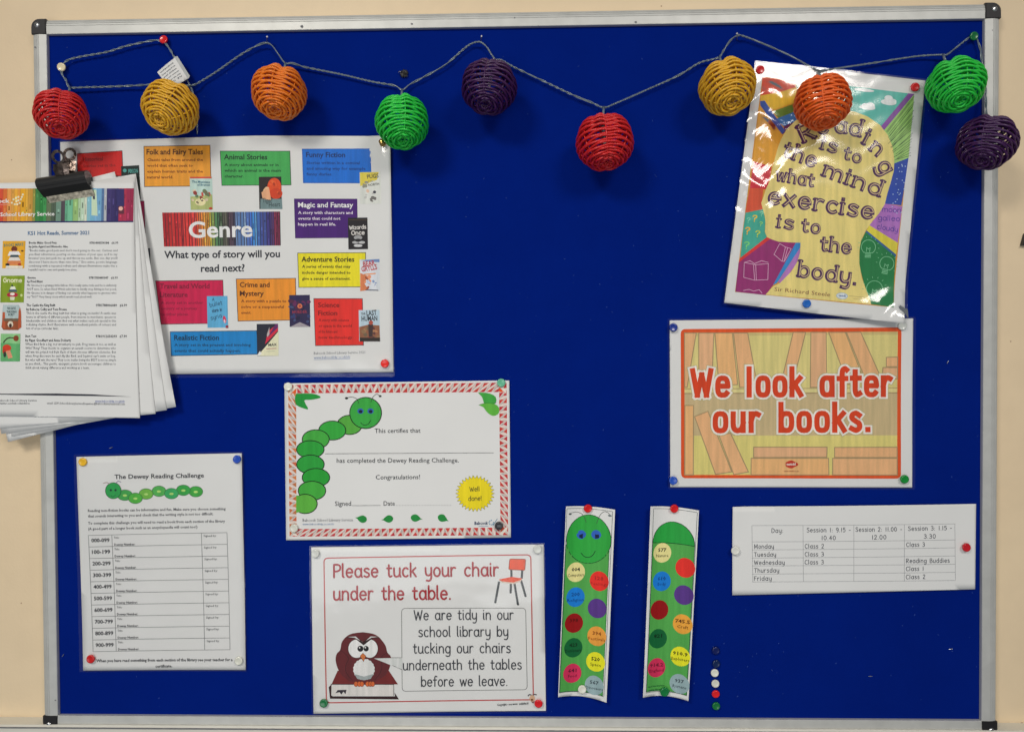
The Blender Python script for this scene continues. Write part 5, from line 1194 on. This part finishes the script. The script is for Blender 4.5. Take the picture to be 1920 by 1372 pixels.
# black lump
loc = W(758, 138, 0.003); lump = empty('black_lump', loc, 'small crumpled black lump stuck to the felt between the green and left purple lanterns', 'lump')
bm = bmesh.new(); bmesh.ops.create_icosphere(bm, subdivisions=3, radius=0.0052); r5 = random.Random(4)
for v in bm.verts:
    k = 0.75+0.35*math.sin(v.co.x*900+v.co.z*500)*math.cos(v.co.y*1100+v.co.z*300)+r5.uniform(-.1, .1); v.co = v.co*k; v.co.y *= 0.6
bm_obj('crumpled_blob', bm, M_black, lump)
bm = tube([Vector((-.004, 0, .002)), Vector((-.0062, -.001, .0022)), Vector((-.0072, 0, .0012))], 0.0006, 6); bm_obj('loose_scrap', bm, M_steel, lump)
# dark hook at the right edge of the wall
loc = W(1921, 452, -WY); hk = empty('wall_hook', loc, 'dark hook fixed to the wall at the right edge of the picture', 'hook')
bm = box_bm(-0.006, 0.010, -0.006, -0.0002, -0.006, 0.009)
for v in bm.verts:
    if v.co.z > 0: v.co.x += 0.004
bm_obj('plate', bm, M_black, hk)

# ------------------------------------------------------------------ cable
def chain(pts, step=0.0016):
    out = []
    q = Sm3(pts)
    acc = [q[0]]
    for p in q[1:]:
        if (p-acc[-1]).length >= step: acc.append(p)
    return acc
def Sm3(p, n=10):
    P_ = [p[0]] + list(p) + [p[-1]]; out = []
    for i in range(1, len(P_)-2):
        a, b, c, d_ = P_[i-1:i+3]; m = max(4, int((c-b).length/0.0012))
        for k in range(m):
            t = k/m; out.append(0.5*(2*b + (c-a)*t + (2*a-5*b+4*c-d_)*t*t + (3*b-a-3*c+d_)*t**3))
    out.append(P_[-2]); return out
cab = empty('lantern_cable', W(900, 79, 0.008), 'twisted grey two-core cable looping along the top of the board between pins and nails', 'cable')
cab_o = Vector(cab.location)
def twist(ptsd, name='cable_run', rr=0.00070, tw=0.00074, pitch=0.019):
    pts = chain([W(*p) for p in ptsd]); bm = bmesh.new(); s = 0
    for ph in (0, math.pi):
        q = []; s = 0; 
        for i, p in enumerate(pts):
            if i: s += (pts[i]-pts[i-1]).length
            t = (pts[min(i+1, len(pts)-1)]-pts[max(i-1, 0)]).normalized(); u = Vector((0, -1, 0)); v = t.cross(u).normalized(); a = s/pitch*2*math.pi*(1+0.1*math.sin(s*31))+ph
            q.append(p + (u*math.cos(a)+v*math.sin(a))*tw - cab_o)
        tube(q, rr, 7, bm=bm)
    return bm_obj(name, bm, M_wire, cab, True)
D = 0.006
twist([(118, 120, D), (130, 112, D), (155, 106, D), (200, 98, D), (240, 86, D), (290, 76, D), (303, 79, D)])
twist([(309, 80, D), (318, 92, D), (328, 110, D), (338, 130, .008), (352, 152, .01)])
twist([(115, 132, D), (117, 141, D), (124, 151, D), (131, 164, .008), (160, 164, .008), (200, 163, .007), (250, 161, .007), (300, 158, .012), (340, 160, .012), (362, 160, .01), (380, 151, D), (410, 132, D), (450, 104, D), (480, 87, .007), (498, 81, .009), (510, 86, .007), (522, 102, D), (535, 119, .010),
       (548, 119, .009), (575, 127, D), (640, 140, D), (700, 154, D), (740, 161, D), (754, 169, .008), (768, 159, D), (800, 142, D), (835, 122, D), (870, 92, D), (885, 82, .007), (900, 79, .009), (912, 88, .007), (920, 100, D), (929, 112, .010), (940, 113, .009), (965, 127, D), (1020, 153, D), (1075, 179, D), (1110, 193, D),
       (1132, 202, .008), (1155, 194, D), (1210, 170, D), (1270, 143, D), (1310, 119, D), (1335, 112, .008), (1349, 107, .010), (1358, 93, D), (1370, 76, .007), (1383, 67, .009), (1396, 69, .007), (1430, 82, D), (1480, 104, D), (1520, 126, .008), (1536, 133, .012), (1560, 130, .009), (1640, 118, D), (1720, 106, D), (1765, 103, .009), (1775, 103, .010), (1790, 92, D), (1805, 80, D), (1818, 70, D)])
twist([(1832, 74, D), (1838, 92, D), (1840, 108, .008), (1844, 135, .010), (1848, 170, .012), (1849, 200, .016), (1850, 218, .02)], pitch=0.03)
twist([(352, 152, .01), (362, 175, .008), (367, 205, .006), (369, 230, .005), (370, 254, .0045)], rr=0.0006, tw=0.0006, pitch=0.05)
for x0, y0, x1, y1 in ((754, 168, 753, 181), (1132, 201, 1131, 217), (535, 119, 534, 127), (929, 112, 930, 118), (1349, 107, 1352, 115), (1536, 133, 1537, 143), (1768, 103, 1772, 113), (131, 164, 130, 170)):
    bm = tube([W(x0, y0, .010)-cab_o, W((x0+x1)/2, (y0+y1)/2, .014)-cab_o, W(x1, y1, .020)-cab_o], 0.0015, 8); bm_obj('branch_sleeve', bm, M_wire, cab, True)
# care tag on the cable
TQ_ = [(327, 108), (357, 144), (344, 156), (293, 138)]
TQ_ = [(295, 136), (330, 109), (355, 146), (321, 170)]
sh = Sheet('care_tag', TQ_, 0.013, 'small white care tag wrapped round the cable above the left yellow lantern', 'tag', curl=lambda x, y: 0.002*math.sin((x-290)/60*3), g=8)
sh.part('lettering')
for k in range(6):
    p0 = bil(TQ_, 0.08, 0.16+k*0.13); p1 = bil(TQ_, 0.80, 0.16+k*0.13)
    sh.text(['WARNING', 'Keep away from', 'small children.', 'Do not connect', 'Indoor use only', 'LED 3V'][k], p0[0], p0[1], p1[0], p1[1], 2.6, '50545c', True, 1)
sh.part('tag_fold'); sh.poly([(328, 108), (334, 107), (356, 143), (352, 148)], 'a4a8a8'); sh.build()

# ------------------------------------------------------------------ wicker lanterns
LR = 0.0365
def lantern_meshes(seed, NR=7, TURNS=25, seam=-math.pi/2):
    r = random.Random(seed)
    def surf(ph):      # ph 0 = bottom pole, pi = top pole -> radius from the axis, height
        # slightly squashed ball with a small dimple at both poles
        rad = LR*math.sin(ph)**0.94 if 0 < ph < math.pi else 0
        z = -LR*0.98*math.cos(ph)
        z += 0.0035*math.exp(-(ph/0.30)**2) - 0.0050*math.exp(-((math.pi-ph)/0.36)**2)
        return rad, z
    pts = []; N = TURNS*54; wob = [r.uniform(0, 6.28) for _ in range(4)]
    for i in range(N+1):
        t = i/N; ph = 0.13 + (math.pi-0.26)*t; th = t*TURNS*2*math.pi
        rad, z = surf(ph); dd = (th - seam + math.pi) % (2*math.pi) - math.pi; g = math.exp(-(dd/0.16)**2)
        amp = 0.0023*min(1, rad/0.014)*(1-0.85*g)
        k = amp*math.cos(NR*th/2) - 0.0021*g*min(1, rad/0.016)
        rr = rad + k*math.sin(ph); zz = z - k*math.cos(ph) + 0.0006*math.sin(th*1.0+wob[0]+t*9)*(1-g) + 0.0004*math.sin(3*th+wob[1]) + 0.0009*math.cos(NR*th/2+wob[2]*0.2)*(1-g)*min(1, rad/0.02)
        pts.append(Vector((rr*math.cos(th), rr*math.sin(th), zz)))
    bm = tube(pts, 0.00170, 7)
    m = bpy.data.meshes.new('woven_strand'); bm.to_mesh(m); bm.free(); m.polygons.foreach_set('use_smooth', [True]*len(m.polygons))
    ribs = []
    for j in range(NR):
        q = []; a = 2*math.pi*j/NR + math.pi/NR*0
        for i in range(19):
            ph = 0.06 + (math.pi-0.12)*i/18; rad, z = surf(ph); rad = max(0.0004, rad-0.0006); q.append(Vector((rad*math.cos(a), rad*math.sin(a), z*0.985)))
        b2 = tube(q, 0.0010, 6); mm = bpy.data.meshes.new('rib'); b2.to_mesh(mm); b2.free(); mm.polygons.foreach_set('use_smooth', [True]*len(mm.polygons)); ribs.append(mm)
    return m, ribs
b3 = bmesh.new(); bmesh.ops.create_uvsphere(b3, u_segments=12, v_segments=8, radius=0.0026); BULB = bpy.data.meshes.new('bulb'); b3.to_mesh(b3 and BULB); b3.free(); BULB.polygons.foreach_set('use_smooth', [True]*len(BULB.polygons))
M_bulb = simple('clear_bulb_plastic', (0.75, 0.75, 0.7), 0.1, 0, 0.05); BULB.materials.append(M_bulb)
b4 = tube([Vector((0, 0, 0.002)), Vector((0, 0, 0.018)), Vector((0, 0, 0.034))], 0.0024, 8); SOCK = bpy.data.meshes.new('bulb_socket'); b4.to_mesh(SOCK); b4.free(); SOCK.materials.append(M_wire)
def cane(name, col):
    m, nt, b = new_mat(name); n = noise(nt, 380, 4); r = ramp(nt, n.outputs['Fac'], [c*0.82 for c in col], [min(.95, c*1.12) for c in col], 0.3, 0.7)
    nt.links.new(r.outputs[0], b.inputs['Base Color']); b.inputs['Roughness'].default_value = 0.40; b.inputs['Coat Weight'].default_value = 0.06; b.inputs['Coat Roughness'].default_value = 0.2
    n2 = noise(nt, 700, 3); bump(nt, b, n2.outputs['Fac'], 0.2, 0.0002); return m
CN = {'red': cane('red_cane', (0.66, 0.014, 0.015)), 'yellow': cane('yellow_cane', (0.80, 0.43, 0.018)), 'orange': cane('orange_cane', (0.93, 0.21, 0.010)), 'orange2': cane('deep_orange_cane', (0.90, 0.13, 0.008)), 'green': cane('green_cane', (0.018, 0.60, 0.055)), 'purple': cane('purple_cane', (0.046, 0.005, 0.072))}
LAN = [ # centre px, radius px, bottom pole px, spin, colour, seed, label
 (114.5, 214, 55, (110, 250), 10, 'red', 1, 'red wicker ball lantern at the far left, overlapping the frame'),
 (320, 202.5, 56, (294, 233), 25, 'yellow', 2, 'yellow wicker ball lantern at the left, hanging below the care tag'),
 (523, 174, 54, (513, 214), 0, 'orange', 3, 'light orange wicker ball lantern hanging under the leftmost nail'),
 (754, 229, 52, (755, 269), 20, 'green', 4, 'green wicker ball lantern touching the corner of the genre poster'),
 (917, 164, 53, (909, 202), 5, 'purple', 5, 'dark purple wicker ball lantern in the middle of the board'),
 (1134, 267, 55, (1139, 312), 15, 'red', 6, 'red wicker ball lantern hanging lowest near the middle of the board'),
 (1363.5, 163.5, 55, (1374, 199), 30, 'yellow', 7, 'yellow wicker ball lantern beside the top corner of the head-shape poster'),
 (1542, 192, 56, (1547, 238), 12, 'orange2', 8, 'deep orange wicker ball lantern hanging over the head-shape poster'),
 (1792, 160.5, 58.5, (1803, 200), 34, 'green', 9, 'green wicker ball lantern at the right end, above the last purple one'),
 (1850, 268, 60.5, (1840, 312), 8, 'purple', 10, 'dark purple wicker ball lantern at the far right, overlapping the frame')]
for (cx, cy, rp, pole, spin, col, seed, lab) in LAN:
    dep = 0.046
    c = W(cx, cy, dep); dist = (c-CAM).length
    root = empty('wicker_lantern', c, lab, 'lantern', 'wicker ball lanterns on the cable')
    # direction of the lower pole: where it shows on the ball's disc
    ox, oy = (pole[0]-cx)/rp, -(pole[1]-cy)/rp; oz = math.sqrt(max(0.05, 1-ox*ox-oy*oy)); view = (CAM-c).normalized(); right = Vector((0, 0, 1)).cross(view).normalized(); up = view.cross(right)
    pole_dir = (right*ox + up*oy + view*oz).normalized()
    zax = -pole_dir; xax = (right - zax*right.dot(zax)).normalized(); yax = zax.cross(xax)
    Mx = Matrix((xax, yax, zax)).transposed() @ Matrix.Rotation(R(spin), 3, 'Z')
    root.rotation_euler = Mx.to_euler()
    real = rp/F*(abs((c-CAM) @ (ROT @ Vector((0, 0, -1)))))   # metres
    vd = (c-CAM).normalized(); real *= max(0.80, math.sqrt(1-vd.x*vd.x)); k = real/(LR+0.0036); root.scale = (k*random.Random(seed).uniform(.99, 1.01), k, k*random.Random(seed+50).uniform(0.97, 1.0))
    m, ribs = lantern_meshes(seed, 7, 25 if seed % 3 else 26, -math.pi/2-R(spin)+random.Random(seed+9).uniform(-.15, .15))
    for name, mm in [('woven_strand', m)] + [('rib', x) for x in ribs]:
        mm.materials.append(CN[col]); o = bpy.data.objects.new(name, mm); C.objects.link(o); o.parent = root
    o = bpy.data.objects.new('bulb', BULB); C.objects.link(o); o.parent = root
    o = bpy.data.objects.new('bulb_socket', SOCK); C.objects.link(o); o.parent = root
for m in bpy.data.materials: m.use_backface_culling = False
